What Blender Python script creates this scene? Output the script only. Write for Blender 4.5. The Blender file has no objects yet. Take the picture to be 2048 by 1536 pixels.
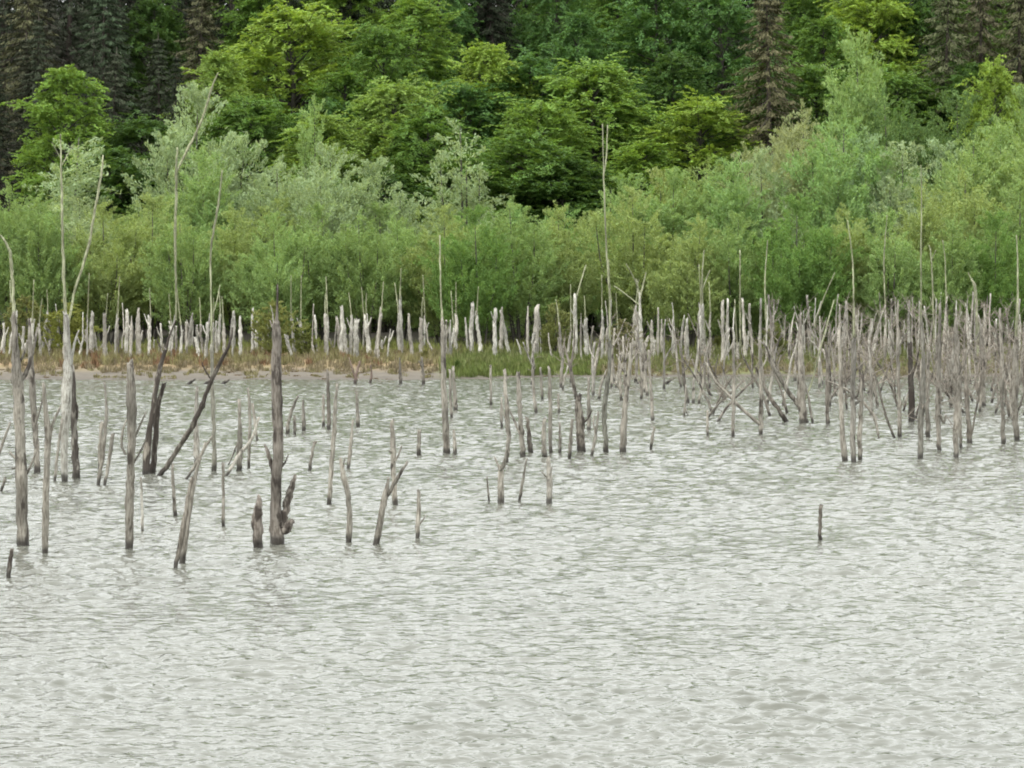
import bpy, math, random
import numpy as np

rnd = random.Random(11)
S = bpy.context.scene
COL = S.collection

# ------------------------------------------------------------------ camera, sky, sun, exposure
F = 7286.0          # focal length in photograph pixels
H = 5.9             # eye height above the lake
HV = 500.0          # picture row of the horizon
cam_d = bpy.data.cameras.new('camera')
cam_d.sensor_fit = 'HORIZONTAL'; cam_d.sensor_width = 36.0
cam_d.lens = F / 2048.0 * 36.0
cam_d.shift_y = -(768.0 - HV) / 2048.0
cam_d.clip_start = 0.5; cam_d.clip_end = 3000.0
cam = bpy.data.objects.new('camera', cam_d); COL.objects.link(cam)
cam.location = (0, 0, H); cam.rotation_euler = (math.radians(90), 0, 0)
S.camera = cam

SUN_EL, SUN_AZ = math.radians(58), math.radians(215)
world = bpy.data.worlds.new('World'); S.world = world; world.use_nodes = True
wn = world.node_tree; wn.nodes.clear()
wo = wn.nodes.new('ShaderNodeOutputWorld'); wb = wn.nodes.new('ShaderNodeBackground')
sky = wn.nodes.new('ShaderNodeTexSky'); sky.sky_type = 'NISHITA'; sky.sun_disc = False
sky.sun_elevation = SUN_EL; sky.sun_rotation = SUN_AZ; sky.dust_density = 6.0; sky.air_density = 1.0
hs = wn.nodes.new('ShaderNodeHueSaturation'); hs.inputs['Saturation'].default_value = 0.15
mx = wn.nodes.new('ShaderNodeMix'); mx.data_type = 'RGBA'; mx.inputs[0].default_value = 0.86
mx.inputs[7].default_value = (8.55, 8.8, 8.6, 1)     # closed cloud cover
wn.links.new(sky.outputs[0], hs.inputs['Color']); wn.links.new(hs.outputs[0], mx.inputs[6])
wn.links.new(mx.outputs[2], wb.inputs[0]); wb.inputs[1].default_value = 0.14
wn.links.new(wb.outputs[0], wo.inputs[0])

sun_d = bpy.data.lights.new('sun', 'SUN'); sun_d.energy = 1.5; sun_d.angle = math.radians(22)
sun_d.color = (1.0, 0.97, 0.92)
sun = bpy.data.objects.new('sun', sun_d); COL.objects.link(sun)
sun.rotation_euler = (math.pi / 2 - SUN_EL, 0, math.radians(-35)); sun.location = (-30, 0, 60)

S.view_settings.view_transform = 'Standard'; S.view_settings.look = 'None'
S.view_settings.gamma = 1.0; S.view_settings.use_curve_mapping = False
S.view_settings.exposure = 0.92
S.render.engine = 'CYCLES'
S.cycles.max_bounces = 5; S.cycles.diffuse_bounces = 2; S.cycles.transmission_bounces = 4
S.cycles.transparent_max_bounces = 4
S.cycles.use_denoising = True
S.cycles.filter_width = 1.9
S.cycles.use_adaptive_sampling = True; S.cycles.adaptive_threshold = 0.03


def at(u, v, Y):
    """world point seen at photo pixel (u, v) standing Y metres away"""
    return ((u - 1024.0) * Y / F, Y, H - (v - HV) * Y / F)


def water_dist(v):
    return F * H / (v - HV)


# ------------------------------------------------------------------ helpers
def tag(o, label=None, cat=None, group=None, kind=None):
    if label: o['label'] = label
    if cat: o['category'] = cat
    if group: o['group'] = group
    if kind: o['kind'] = kind
    return o


def mesh_np(name, V, Fq, mat, smooth=False):
    """V (n,3), Fq (m,k) all faces the same size"""
    me = bpy.data.meshes.new(name)
    V = np.asarray(V, dtype=np.float32); Fq = np.asarray(Fq, dtype=np.int32)
    m, k = Fq.shape
    me.vertices.add(len(V)); me.vertices.foreach_set('co', V.ravel())
    me.loops.add(m * k); me.loops.foreach_set('vertex_index', Fq.ravel())
    me.polygons.add(m)
    me.polygons.foreach_set('loop_start', np.arange(m, dtype=np.int32) * k)
    me.polygons.foreach_set('loop_total', np.full(m, k, dtype=np.int32))
    if smooth: me.polygons.foreach_set('use_smooth', np.ones(m, dtype=bool))
    me.materials.append(mat)
    me.update(calc_edges=True)
    return me


def link(name, me, parent=None, loc=(0, 0, 0)):
    o = bpy.data.objects.new(name, me); COL.objects.link(o)
    if parent is not None: o.parent = parent
    o.location = loc
    return o


def N(nt, t, **kw):
    n = nt.nodes.new(t)
    for k, v in kw.items(): setattr(n, k, v)
    return n


def new_mat(name):
    m = bpy.data.materials.new(name); m.use_nodes = True
    nt = m.node_tree; nt.nodes.clear()
    out = N(nt, 'ShaderNodeOutputMaterial')
    return m, nt, out


def math_node(nt, op, a, b=None, clamp=False):
    n = N(nt, 'ShaderNodeMath', operation=op); n.use_clamp = clamp
    for i, x in enumerate((a, b)):
        if x is None: continue
        if isinstance(x, (int, float)): n.inputs[i].default_value = x
        else: nt.links.new(x, n.inputs[i])
    return n.outputs[0]


def mix_col(nt, fac, a, b, mode='MIX'):
    n = N(nt, 'ShaderNodeMix', data_type='RGBA', blend_type=mode)
    for i, x in ((0, fac), (6, a), (7, b)):
        if isinstance(x, (int, float)): n.inputs[i].default_value = x
        elif isinstance(x, tuple): n.inputs[i].default_value = x if len(x) == 4 else (*x, 1)
        else: nt.links.new(x, n.inputs[i])
    return n.outputs[2]


def ramp(nt, x, lo, hi, a=0.0, b=1.0):
    n = N(nt, 'ShaderNodeMapRange'); n.clamp = True
    nt.links.new(x, n.inputs[0])
    n.inputs[1].default_value = lo; n.inputs[2].default_value = hi
    n.inputs[3].default_value = a; n.inputs[4].default_value = b
    return n.outputs[0]


def noise(nt, vec, scale, detail=3.0, rough=0.55, stretch=None):
    if stretch:
        mp = N(nt, 'ShaderNodeMapping'); mp.inputs['Scale'].default_value = stretch
        nt.links.new(vec, mp.inputs[0]); vec = mp.outputs[0]
    n = N(nt, 'ShaderNodeTexNoise'); n.inputs['Scale'].default_value = scale
    n.inputs['Detail'].default_value = detail; n.inputs['Roughness'].default_value = rough
    nt.links.new(vec, n.inputs['Vector'])
    return n.outputs[0]


# ------------------------------------------------------------------ materials
def leaf_material(name, transl=0.35, var=0.35, gloss=0.12, nsc=0.9, nvar=0.15):
    m, nt, out = new_mat(name)
    oi = N(nt, 'ShaderNodeObjectInfo'); ge = N(nt, 'ShaderNodeNewGeometry'); tc = N(nt, 'ShaderNodeTexCoord')
    n1 = noise(nt, tc.outputs['Object'], nsc, 2.0)
    isl = ramp(nt, ge.outputs['Random Per Island'], 0, 1, 1 - var, 1 + var)
    br = math_node(nt, 'MULTIPLY', isl, ramp(nt, n1, 0.3, 0.7, 1 - nvar, 1 + nvar))
    c = mix_col(nt, 1.0, oi.outputs['Color'], br, 'MULTIPLY')
    # some leaves yellower than the others
    hsn = N(nt, 'ShaderNodeHueSaturation'); nt.links.new(c, hsn.inputs['Color'])
    r2 = math_node(nt, 'FRACT', math_node(nt, 'MULTIPLY', ge.outputs['Random Per Island'], 17.31))
    nt.links.new(ramp(nt, r2, 0, 1, 0.492, 0.514), hsn.inputs['Hue'])
    c = hsn.outputs[0]
    p = N(nt, 'ShaderNodeBsdfPrincipled'); nt.links.new(c, p.inputs['Base Color'])
    p.inputs['Roughness'].default_value = 0.55; p.inputs['Specular IOR Level'].default_value = gloss
    tr = N(nt, 'ShaderNodeBsdfTranslucent')
    nt.links.new(mix_col(nt, 1.0, c, (1.25, 1.15, 0.55, 1), 'MULTIPLY'), tr.inputs[0])
    ms = N(nt, 'ShaderNodeMixShader'); ms.inputs[0].default_value = transl
    nt.links.new(p.outputs[0], ms.inputs[1]); nt.links.new(tr.outputs[0], ms.inputs[2])
    nt.links.new(ms.outputs[0], out.inputs[0])
    return m


def wood_material():
    """weathered grey wood; object colour = tone, object alpha = amount of dark bark and rot left"""
    m, nt, out = new_mat('weathered_wood')
    oi = N(nt, 'ShaderNodeObjectInfo'); ge = N(nt, 'ShaderNodeNewGeometry')
    off = N(nt, 'ShaderNodeVectorMath', operation='ADD')
    cmb = N(nt, 'ShaderNodeCombineXYZ')
    rr = math_node(nt, 'MULTIPLY', oi.outputs['Random'], 60.0)
    for i in range(3): nt.links.new(rr, cmb.inputs[i])
    nt.links.new(ge.outputs['Position'], off.inputs[0]); nt.links.new(cmb.outputs[0], off.inputs[1])
    P = off.outputs[0]
    grain = noise(nt, P, 6.0, 4.0, 0.65, (5.0, 5.0, 0.7))
    blot = noise(nt, P, 2.2, 4.0, 0.6, (2.2, 2.2, 0.8))
    ring = noise(nt, P, 9.0, 3.0, 0.6, (0.6, 0.6, 2.0))
    c = mix_col(nt, ramp(nt, grain, 0.40, 0.66), oi.outputs['Color'],
                mix_col(nt, 1.0, oi.outputs['Color'], (0.36, 0.335, 0.31, 1), 'MULTIPLY'))
    band = noise(nt, P, 1.0, 2.0, 0.6, (1.0, 1.0, 0.9))       # patches shed or kept of the grey skin
    c = mix_col(nt, 1.0, c, ramp(nt, band, 0.32, 0.68, 0.62, 1.40), 'MULTIPLY')
    amt = math_node(nt, 'SUBTRACT', 0.73, math_node(nt, 'MULTIPLY', oi.outputs['Alpha'], 0.39))
    d = math_node(nt, 'SUBTRACT', blot, amt)
    dark = ramp(nt, d, 0.0, 0.07)
    c = mix_col(nt, math_node(nt, 'MULTIPLY', dark, 0.85), c, (0.035, 0.028, 0.024, 1))
    c = mix_col(nt, math_node(nt, 'MULTIPLY', ramp(nt, ring, 0.60, 0.70), 0.35), c, (0.06, 0.05, 0.042, 1))
    # wet band where the waves lap
    sx = N(nt, 'ShaderNodeSeparateXYZ'); nt.links.new(ge.outputs['Position'], sx.inputs[0])
    zz = math_node(nt, 'ADD', sx.outputs[2], math_node(nt, 'MULTIPLY', math_node(nt, 'SUBTRACT', blot, 0.5), 0.35))
    wet = ramp(nt, zz, 0.10, 0.22, 0.85, 0.0)
    c = mix_col(nt, wet, c, (0.03, 0.027, 0.024, 1))
    p = N(nt, 'ShaderNodeBsdfPrincipled'); nt.links.new(c, p.inputs['Base Color'])
    p.inputs['Specular IOR Level'].default_value = 0.2
    nt.links.new(ramp(nt, wet, 0, 0.85, 0.85, 0.4), p.inputs['Roughness'])
    bp = N(nt, 'ShaderNodeBump'); bp.inputs['Strength'].default_value = 0.7; bp.inputs['Distance'].default_value = 0.02
    nt.links.new(grain, bp.inputs['Height']); nt.links.new(bp.outputs[0], p.inputs['Normal'])
    nt.links.new(p.outputs[0], out.inputs[0])
    return m


def bark_material(name, col):
    m, nt, out = new_mat(name)
    tc = N(nt, 'ShaderNodeTexCoord')
    g = noise(nt, tc.outputs['Object'], 7.0, 4.0, 0.6, (3, 3, 0.6))
    p = N(nt, 'ShaderNodeBsdfPrincipled'); p.inputs['Roughness'].default_value = 0.9
    nt.links.new(mix_col(nt, ramp(nt, g, 0.35, 0.7), col, tuple(x * 0.45 for x in col)), p.inputs['Base Color'])
    nt.links.new(p.outputs[0], out.inputs[0])
    return m


def ground_material():
    m, nt, out = new_mat('bank_soil')
    ge = N(nt, 'ShaderNodeNewGeometry'); sx = N(nt, 'ShaderNodeSeparateXYZ')
    nt.links.new(ge.outputs['Position'], sx.inputs[0])
    P = ge.outputs['Position']
    n1 = noise(nt, P, 0.35, 4.0); n2 = noise(nt, P, 2.2, 4.0, 0.65, (1, 0.6, 1)); n3 = noise(nt, P, 9.0, 3.0)
    mud = mix_col(nt, ramp(nt, n2, 0.35, 0.65), (0.125, 0.107, 0.084, 1), (0.090, 0.079, 0.064, 1))
    mud = mix_col(nt, ramp(nt, n3, 0.5, 0.7, 0, 0.5), mud, (0.155, 0.122, 0.085, 1))
    litter = mix_col(nt, ramp(nt, n1, 0.4, 0.6), (0.22, 0.145, 0.075, 1), (0.19, 0.15, 0.07, 1))
    green = mix_col(nt, ramp(nt, n2, 0.35, 0.65), (0.085, 0.11, 0.03, 1), (0.14, 0.13, 0.045, 1))
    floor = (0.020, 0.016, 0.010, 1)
    zr = math_node(nt, 'ADD', sx.outputs[2], math_node(nt, 'MULTIPLY', math_node(nt, 'SUBTRACT', n1, 0.5), 0.25))
    c = mix_col(nt, ramp(nt, zr, 0.22, 0.42), mud, litter)
    # turf on the part of the bank right of the bare mud
    xr = math_node(nt, 'ADD', sx.outputs[0], math_node(nt, 'MULTIPLY', math_node(nt, 'SUBTRACT', n1, 0.5), 5.0))
    g = math_node(nt, 'MULTIPLY', ramp(nt, xr, -3.6, -2.6), ramp(nt, zr, 0.02, 0.12))
    c = mix_col(nt, g, c, green)
    wet = ramp(nt, zr, 0.0, 0.13, 1.0, 0.0)
    c = mix_col(nt, math_node(nt, 'MULTIPLY', wet, 0.65), c, (0.07, 0.06, 0.05, 1))
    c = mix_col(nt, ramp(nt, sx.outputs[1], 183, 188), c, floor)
    p = N(nt, 'ShaderNodeBsdfPrincipled'); p.inputs['Roughness'].default_value = 0.9
    nt.links.new(c, p.inputs['Base Color'])
    bp = N(nt, 'ShaderNodeBump'); bp.inputs['Strength'].default_value = 0.6; bp.inputs['Distance'].default_value = 0.08
    nt.links.new(n2, bp.inputs['Height']); nt.links.new(bp.outputs[0], p.inputs['Normal'])
    nt.links.new(p.outputs[0], out.inputs[0])
    return m


def water_material():
    m, nt, out = new_mat('lake_water')
    ge = N(nt, 'ShaderNodeNewGeometry'); P = ge.outputs['Position']
    n1 = noise(nt, P, 2.6, 3.0, 0.6, (0.75, 1.5, 1.0))
    n2 = noise(nt, P, 0.09, 2.0)
    p = N(nt, 'ShaderNodeBsdfPrincipled')
    nt.links.new(mix_col(nt, n2, (0.110, 0.114, 0.098, 1), (0.128, 0.128, 0.108, 1)), p.inputs['Base Color'])
    p.inputs['IOR'].default_value = 1.333
    sx = N(nt, 'ShaderNodeSeparateXYZ'); nt.links.new(P, sx.inputs[0])
    p.inputs['Roughness'].default_value = 0.09
    bp = N(nt, 'ShaderNodeBump'); bp.inputs['Strength'].default_value = 1.0; bp.inputs['Distance'].default_value = 0.040
    nt.links.new(n1, bp.inputs['Height'])
    # capillary ripples finer than the sheet: tilt the normal directly
    fn = N(nt, 'ShaderNodeTexNoise'); fn.inputs['Scale'].default_value = 5.0; fn.inputs['Detail'].default_value = 2.0
    nt.links.new(P, fn.inputs['Vector'])
    c0 = N(nt, 'ShaderNodeVectorMath', operation='SUBTRACT'); nt.links.new(fn.outputs['Color'], c0.inputs[0]); c0.inputs[1].default_value = (0.5, 0.5, 0.5)
    c1 = N(nt, 'ShaderNodeVectorMath', operation='MULTIPLY'); nt.links.new(c0.outputs[0], c1.inputs[0]); c1.inputs[1].default_value = (0.5, 1.0, 0.0)
    c2 = N(nt, 'ShaderNodeVectorMath', operation='SCALE'); nt.links.new(c1.outputs[0], c2.inputs[0])
    nt.links.new(ramp(nt, sx.outputs[1], 60, 140, 0.05, 0.75), c2.inputs['Scale'])
    c3 = N(nt, 'ShaderNodeVectorMath', operation='ADD'); nt.links.new(bp.outputs[0], c3.inputs[0]); nt.links.new(c2.outputs[0], c3.inputs[1])
    c4 = N(nt, 'ShaderNodeVectorMath', operation='NORMALIZE'); nt.links.new(c3.outputs[0], c4.inputs[0])
    nt.links.new(c4.outputs[0], p.inputs['Normal'])
    nt.links.new(p.outputs[0], out.inputs[0])
    return m


M_BEECH = leaf_material('beech_leaf', 0.38, 0.18, 0.12, 1.1, 0.32)
M_WILLOW = leaf_material('willow_leaf', 0.42, 0.20, 0.06, 0.7, 0.20)
M_NEEDLE = leaf_material('spruce_needle', 0.05, 0.40, 0.01)
M_GRASS = leaf_material('grass_blade', 0.25, 0.45, 0.08)
M_WOOD = wood_material()
M_BARK = bark_material('grey_bark', (0.075, 0.068, 0.055))
M_DARKBARK = bark_material('brown_bark', (0.07, 0.055, 0.045))
M_GROUND = ground_material()
M_WATER = water_material()


# ------------------------------------------------------------------ setting: terrain and lake
def shore_y(x):
    return 167.6 + 2.2 * np.tanh((x - 0.0) / 3.5) + 0.55 * np.sin(x * 0.55 + 1.0) + 0.25 * np.sin(x * 1.7) + 0.12 * np.sin(x * 4.1 + 2)


def ground_z(x, y):
    x = np.asarray(x, dtype=float); y = np.asarray(y, dtype=float)
    s = y - shore_y(x)
    z = np.where(s < 0, np.maximum(s * 0.10, -1.6),
                 np.where(s < 14, 0.062 * s - 0.0009 * s * s, 0.69 + (s - 14) * 0.035))
    hill = np.maximum(y - 214, 0)
    z = z + np.where(hill < 8, hill * hill * 0.03, 1.92 + (hill - 8) * 0.17)
    z = np.where(y > 340, z - (y - 340) * 0.17 * 0.9, z)
    z = z + np.where(s > 1, 1, 0) * 0.06 * np.sin(x * 1.3 + y * 0.7) * np.sin(y * 0.9 - x * 0.4)
    near = np.clip((12 - y) / 12, 0, 1)
    z = np.where(y < 12, -1.6 + near * 5.9, z)
    z = np.where(y < 0, 4.3, z)
    return z


def build_ground():
    xs = np.concatenate([np.linspace(-1500, -130, 12), np.linspace(-120, -32, 30), np.linspace(-31, 31, 150), np.linspace(32, 120, 30), np.linspace(130, 1500, 12)])
    ys = np.concatenate([np.linspace(-400, 0, 8), np.linspace(2, 14, 8), np.linspace(20, 158, 24), np.linspace(159, 192, 130), np.linspace(193, 345, 90), np.linspace(360, 2000, 12)])
    X, Y = np.meshgrid(xs, ys)
    Z = ground_z(X, Y)
    V = np.stack([X.ravel(), Y.ravel(), Z.ravel()], 1)
    nx = len(xs); i, j = np.meshgrid(np.arange(len(ys) - 1), np.arange(nx - 1), indexing='ij')
    a = (i * nx + j).ravel()
    Fq = np.stack([a, a + 1, a + nx + 1, a + nx], 1)
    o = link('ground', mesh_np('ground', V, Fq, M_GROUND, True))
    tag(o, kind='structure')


def build_lake():
    r = np.random.RandomState(5)
    ys = [14.0]
    while ys[-1] < 36: ys.append(ys[-1] + 0.8)
    while ys[-1] < 175: ys.append(ys[-1] + 0.045 * (ys[-1] / 40.0) ** 1.25)
    ys = np.array(ys)
    core = np.linspace(-1, 1, 430)
    tfan = np.concatenate([[-60, -12, -4, -2, -1.4], core, [1.4, 2, 4, 12, 60]])
    half = ys * 1024 / F * 1.35
    X = half[:, None] * tfan[None, :]
    Y = np.repeat(ys[:, None], len(tfan), 1)
    Z = np.zeros_like(X)
    wind = math.radians(-78)
    for k in range(80):
        lam = 0.18 * (9.0 ** (r.rand() ** 1.25))           # 0.2 .. 2 m
        th = wind + r.randn() * 0.75
        kx, ky = math.cos(th) * 2 * math.pi / lam, math.sin(th) * 2 * math.pi / lam
        amp = 0.0062 * lam ** 0.80 * (0.5 + r.rand())
        # groups: waves come in patches
        gth = r.rand() * 6.28; gl = lam * (5 + 6 * r.rand())
        env = 0.55 + 0.45 * np.sin((X * math.cos(gth) + Y * math.sin(gth) * 0.6) * 2 * math.pi / gl + r.rand() * 6.28)
        ph = X * kx + Y * ky + r.rand() * 6.28 + 0.8 * np.sin(X * 0.9 / lam ** .5 + r.rand() * 6) * 0.6
        # skip waves the sheet is too coarse to carry far away
        dy = np.gradient(ys)[:, None]
        fade = np.clip((lam / dy - 2.2) / 2.0, 0, 1)
        s = np.sin(ph)
        Z += fade * env * amp * (s + 0.25 * np.cos(2 * ph))
    for k in range(16):                                    # long-crested wind chop in passing groups
        lam = 0.45 + 0.85 * r.rand()
        th = math.radians(-86) + r.randn() * 0.22
        kx, ky = math.cos(th) * 2 * math.pi / lam, math.sin(th) * 2 * math.pi / lam
        g1, g2 = r.rand() * 6.28, r.rand() * 6.28
        env = np.clip(np.sin(X * (1.1 + r.rand()) + g1 + 0.7 * np.sin(Y * 0.9)) * np.sin(Y * (0.8 + 0.8 * r.rand()) + g2 + 0.9 * np.sin(X * 0.6)), 0, 1)
        ph = X * kx + Y * ky + r.rand() * 6.28
        fade = np.clip((lam / np.gradient(ys)[:, None] - 2.2) / 2.0, 0, 1)
        Z += fade * env * 0.0058 * lam ** 0.9 * (np.sin(ph) + 0.3 * np.cos(2 * ph))
    patch = 0.98 + 0.28 * np.sin(X * 0.21 + Y * 0.13 + 0.7) * np.sin(Y * 0.19 - X * 0.08) + 0.18 * np.sin(X * 0.55 - Y * 0.4)
    far = np.clip((Y - 60) / 90, 0, 1)
    Z *= patch * (1 - far) + far * 2.0
    Z *= np.clip((1.02 - np.abs(tfan)) / 0.05, 0, 1)[None, :]
    Z[ys < 34] *= 0
    V = np.stack([X.ravel(), Y.ravel(), Z.ravel()], 1)
    nx = len(tfan); i, j = np.meshgrid(np.arange(len(ys) - 1), np.arange(nx - 1), indexing='ij')
    a = (i * nx + j).ravel()
    Fq = np.stack([a, a + 1, a + nx + 1, a + nx], 1)
    o = link('lake', mesh_np('lake', V, Fq, M_WATER, True))
    tag(o, kind='structure')


build_ground()
build_lake()


# ------------------------------------------------------------------ tubes (trunks, limbs, snags)
def catmull(P, n):
    P = np.asarray(P, float)
    if len(P) < 3:
        t = np.linspace(0, 1, n)[:, None]
        return P[0] * (1 - t) + P[-1] * t
    Q = np.vstack([2 * P[0] - P[1], P, 2 * P[-1] - P[-2]])
    out = []
    seg = len(P) - 1
    for t in np.linspace(0, seg, n):
        k = min(int(t), seg - 1); f = t - k
        a, b, c, d = Q[k], Q[k + 1], Q[k + 2], Q[k + 3]
        out.append(0.5 * (2 * b + (c - a) * f + (2 * a - 5 * b + 4 * c - d) * f * f + (3 * b - a - 3 * c + d) * f ** 3))
    return np.array(out)


def tube(pts, n=None, sides=8, rough=0.12, jag=0.0, r=None, wob=0.0):
    """pts rows x,y,z,radius -> V,F(quads) list; jag: ragged broken end in metres"""
    r = r or rnd
    pts = np.asarray(pts, float)
    n = n or max(4, 4 * len(pts))
    C = catmull(pts, n)
    if wob:
        for i in range(1, n):
            C[i, 0] += r.uniform(-1, 1) * C[i, 3] * wob; C[i, 1] += r.uniform(-1, 1) * C[i, 3] * wob
            C[i, 3] *= r.uniform(1 - 0.25 * wob, 1 + 0.25 * wob)
    P, R = C[:, :3], np.maximum(C[:, 3], 0.003)
    V = []
    ph = r.random() * 6.28
    lob = [(r.random() * 6.28, r.uniform(0.5, 1.0)) for _ in range(3)]
    for i in range(n):
        d = P[min(i + 1, n - 1)] - P[max(i - 1, 0)]
        d = d / (np.linalg.norm(d) + 1e-9)
        a = np.array([0, 1.0, 0]) if abs(d[1]) < 0.8 else np.array([1.0, 0, 0])
        e1 = np.cross(d, a); e1 /= np.linalg.norm(e1); e2 = np.cross(d, e1)
        for s in range(sides):
            t = ph + 2 * math.pi * s / sides
            rr = R[i] * (1 + rough * (math.sin(2 * t + lob[0][0] + i * 0.5) * lob[0][1] * 0.5 + math.sin(3 * t + lob[1][0] - i * 0.35) * 0.4 + r.uniform(-0.5, 0.5)))
            p = P[i] + (e1 * math.cos(t) + e2 * math.sin(t)) * rr
            if i == n - 1 and jag: p = p + d * (r.random() ** 1.5) * jag
            V.append(p)
    Fq = []
    for i in range(n - 1):
        for s in range(sides):
            s2 = (s + 1) % sides
            Fq.append((i * sides + s, i * sides + s2, (i + 1) * sides + s2, (i + 1) * sides + s))
    V.append(P[-1] - (P[-1] - P[-2]) * (0.3 if jag else 0.0)); c = len(V) - 1
    for s in range(0, sides, 2):
        s1, s2 = (s + 1) % sides, (s + 2) % sides
        b = (n - 1) * sides
        Fq.append((b + s, b + s1, b + s2, c))
    return np.array(V), np.array(Fq)


def join(parts):
    Vs, Fs, o = [], [], 0
    for V, Fq in parts:
        Vs.append(V); Fs.append(Fq + o); o += len(V)
    return np.vstack(Vs), np.vstack(Fs)


# ------------------------------------------------------------------ leaves
def unit(a):
    return a / (np.linalg.norm(a, axis=1, keepdims=True) + 1e-9)


def leaves_mesh(name, C, D, Nn, L, W, mat):
    """diamond leaves: centre, long axis, normal, length, width"""
    D = unit(D); Sd = unit(np.cross(D, Nn))
    L = L[:, None] * 0.5; W = W[:, None] * 0.5
    V = np.stack([C - D * L, C + Sd * W + D * L * 0.15, C + D * L, C - Sd * W + D * L * 0.15], 1).reshape(-1, 3)
    Fq = np.arange(len(V)).reshape(-1, 4)
    return mesh_np(name, V, Fq, mat)


def willow_proto(seed, twigs=430, per=95, slim=1.0, leaf=(0.125, 0.042), low=0.30, up=1.5):
    """unit bush, about 1 high and 0.8 wide scaled to 6 m later: built in metres for 6 m height"""
    r = np.random.RandomState(seed)
    Ht = 6.0; Rw = 2.8 * slim
    # lumps: several leading shoots
    k = 7
    la = r.rand(k) * 6.28; lr = r.rand(k) ** 0.6 * Rw * 0.62; lh = Ht * (0.62 + 0.38 * r.rand(k)) * (1 - 0.25 * (lr / Rw))
    lh[0] = Ht; lr[0] = 0.2
    lx, ly = lr * np.cos(la), lr * np.sin(la)
    C, D, stems = [], [], []
    for j in range(k):
        stems.append([(lx[j] * 0.15, ly[j] * 0.15, -0.5, 0.07), (lx[j] * 0.45, ly[j] * 0.45, Ht * 0.25, 0.055),
                      (lx[j] * 0.85, ly[j] * 0.85, lh[j] * 0.6, 0.035), (lx[j], ly[j], lh[j] * 0.97, 0.010)])
    for t in range(twigs):
        j = t % k
        h = low + (1 - low) * r.rand() ** 0.8
        rad = Rw * 0.52 * (math.sin(math.pi * min(1, (h - low) / (1 - low) * 0.86 + 0.14)) ** 0.7) * (0.35 + 0.65 * r.rand() ** 0.5)
        az = r.rand() * 6.28
        f = min(1.0, h * 1.1)
        bx = lx[j] * f + rad * math.cos(az); by = ly[j] * f + rad * math.sin(az); bz = lh[j] * h
        d = np.array([math.cos(az), math.sin(az), up + 0.5 * r.randn()]); d /= np.linalg.norm(d)
        ln = 0.7 + 0.95 * r.rand()
        s = (r.rand(per) ** 0.8)[:, None] * ln
        droop = np.array([0, 0, -0.22]) * s * s
        c = np.array([bx, by, bz]) - d * ln * 0.45 + d * s + droop + r.randn(per, 3) * (0.10 * (1.15 - 0.8 * s / ln))
        C.append(c); D.append(d + r.randn(per, 3) * 0.65)
    C = np.vstack(C); D = np.vstack(D)
    Nn = unit(r.randn(len(C), 3) + np.array([0, -0.1, 0.7]))
    L = leaf[0] * (0.7 + 0.6 * r.rand(len(C))); W = leaf[1] * (0.7 + 0.6 * r.rand(len(C)))
    me = leaves_mesh('willow_crown', C, D, Nn, L, W, M_WILLOW)
    rr = random.Random(seed)
    sm = mesh_np('willow_stem', *join([tube(s, 8, 5, 0.1, r=rr) for s in stems]), M_BARK, True)
    return me, sm


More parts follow.
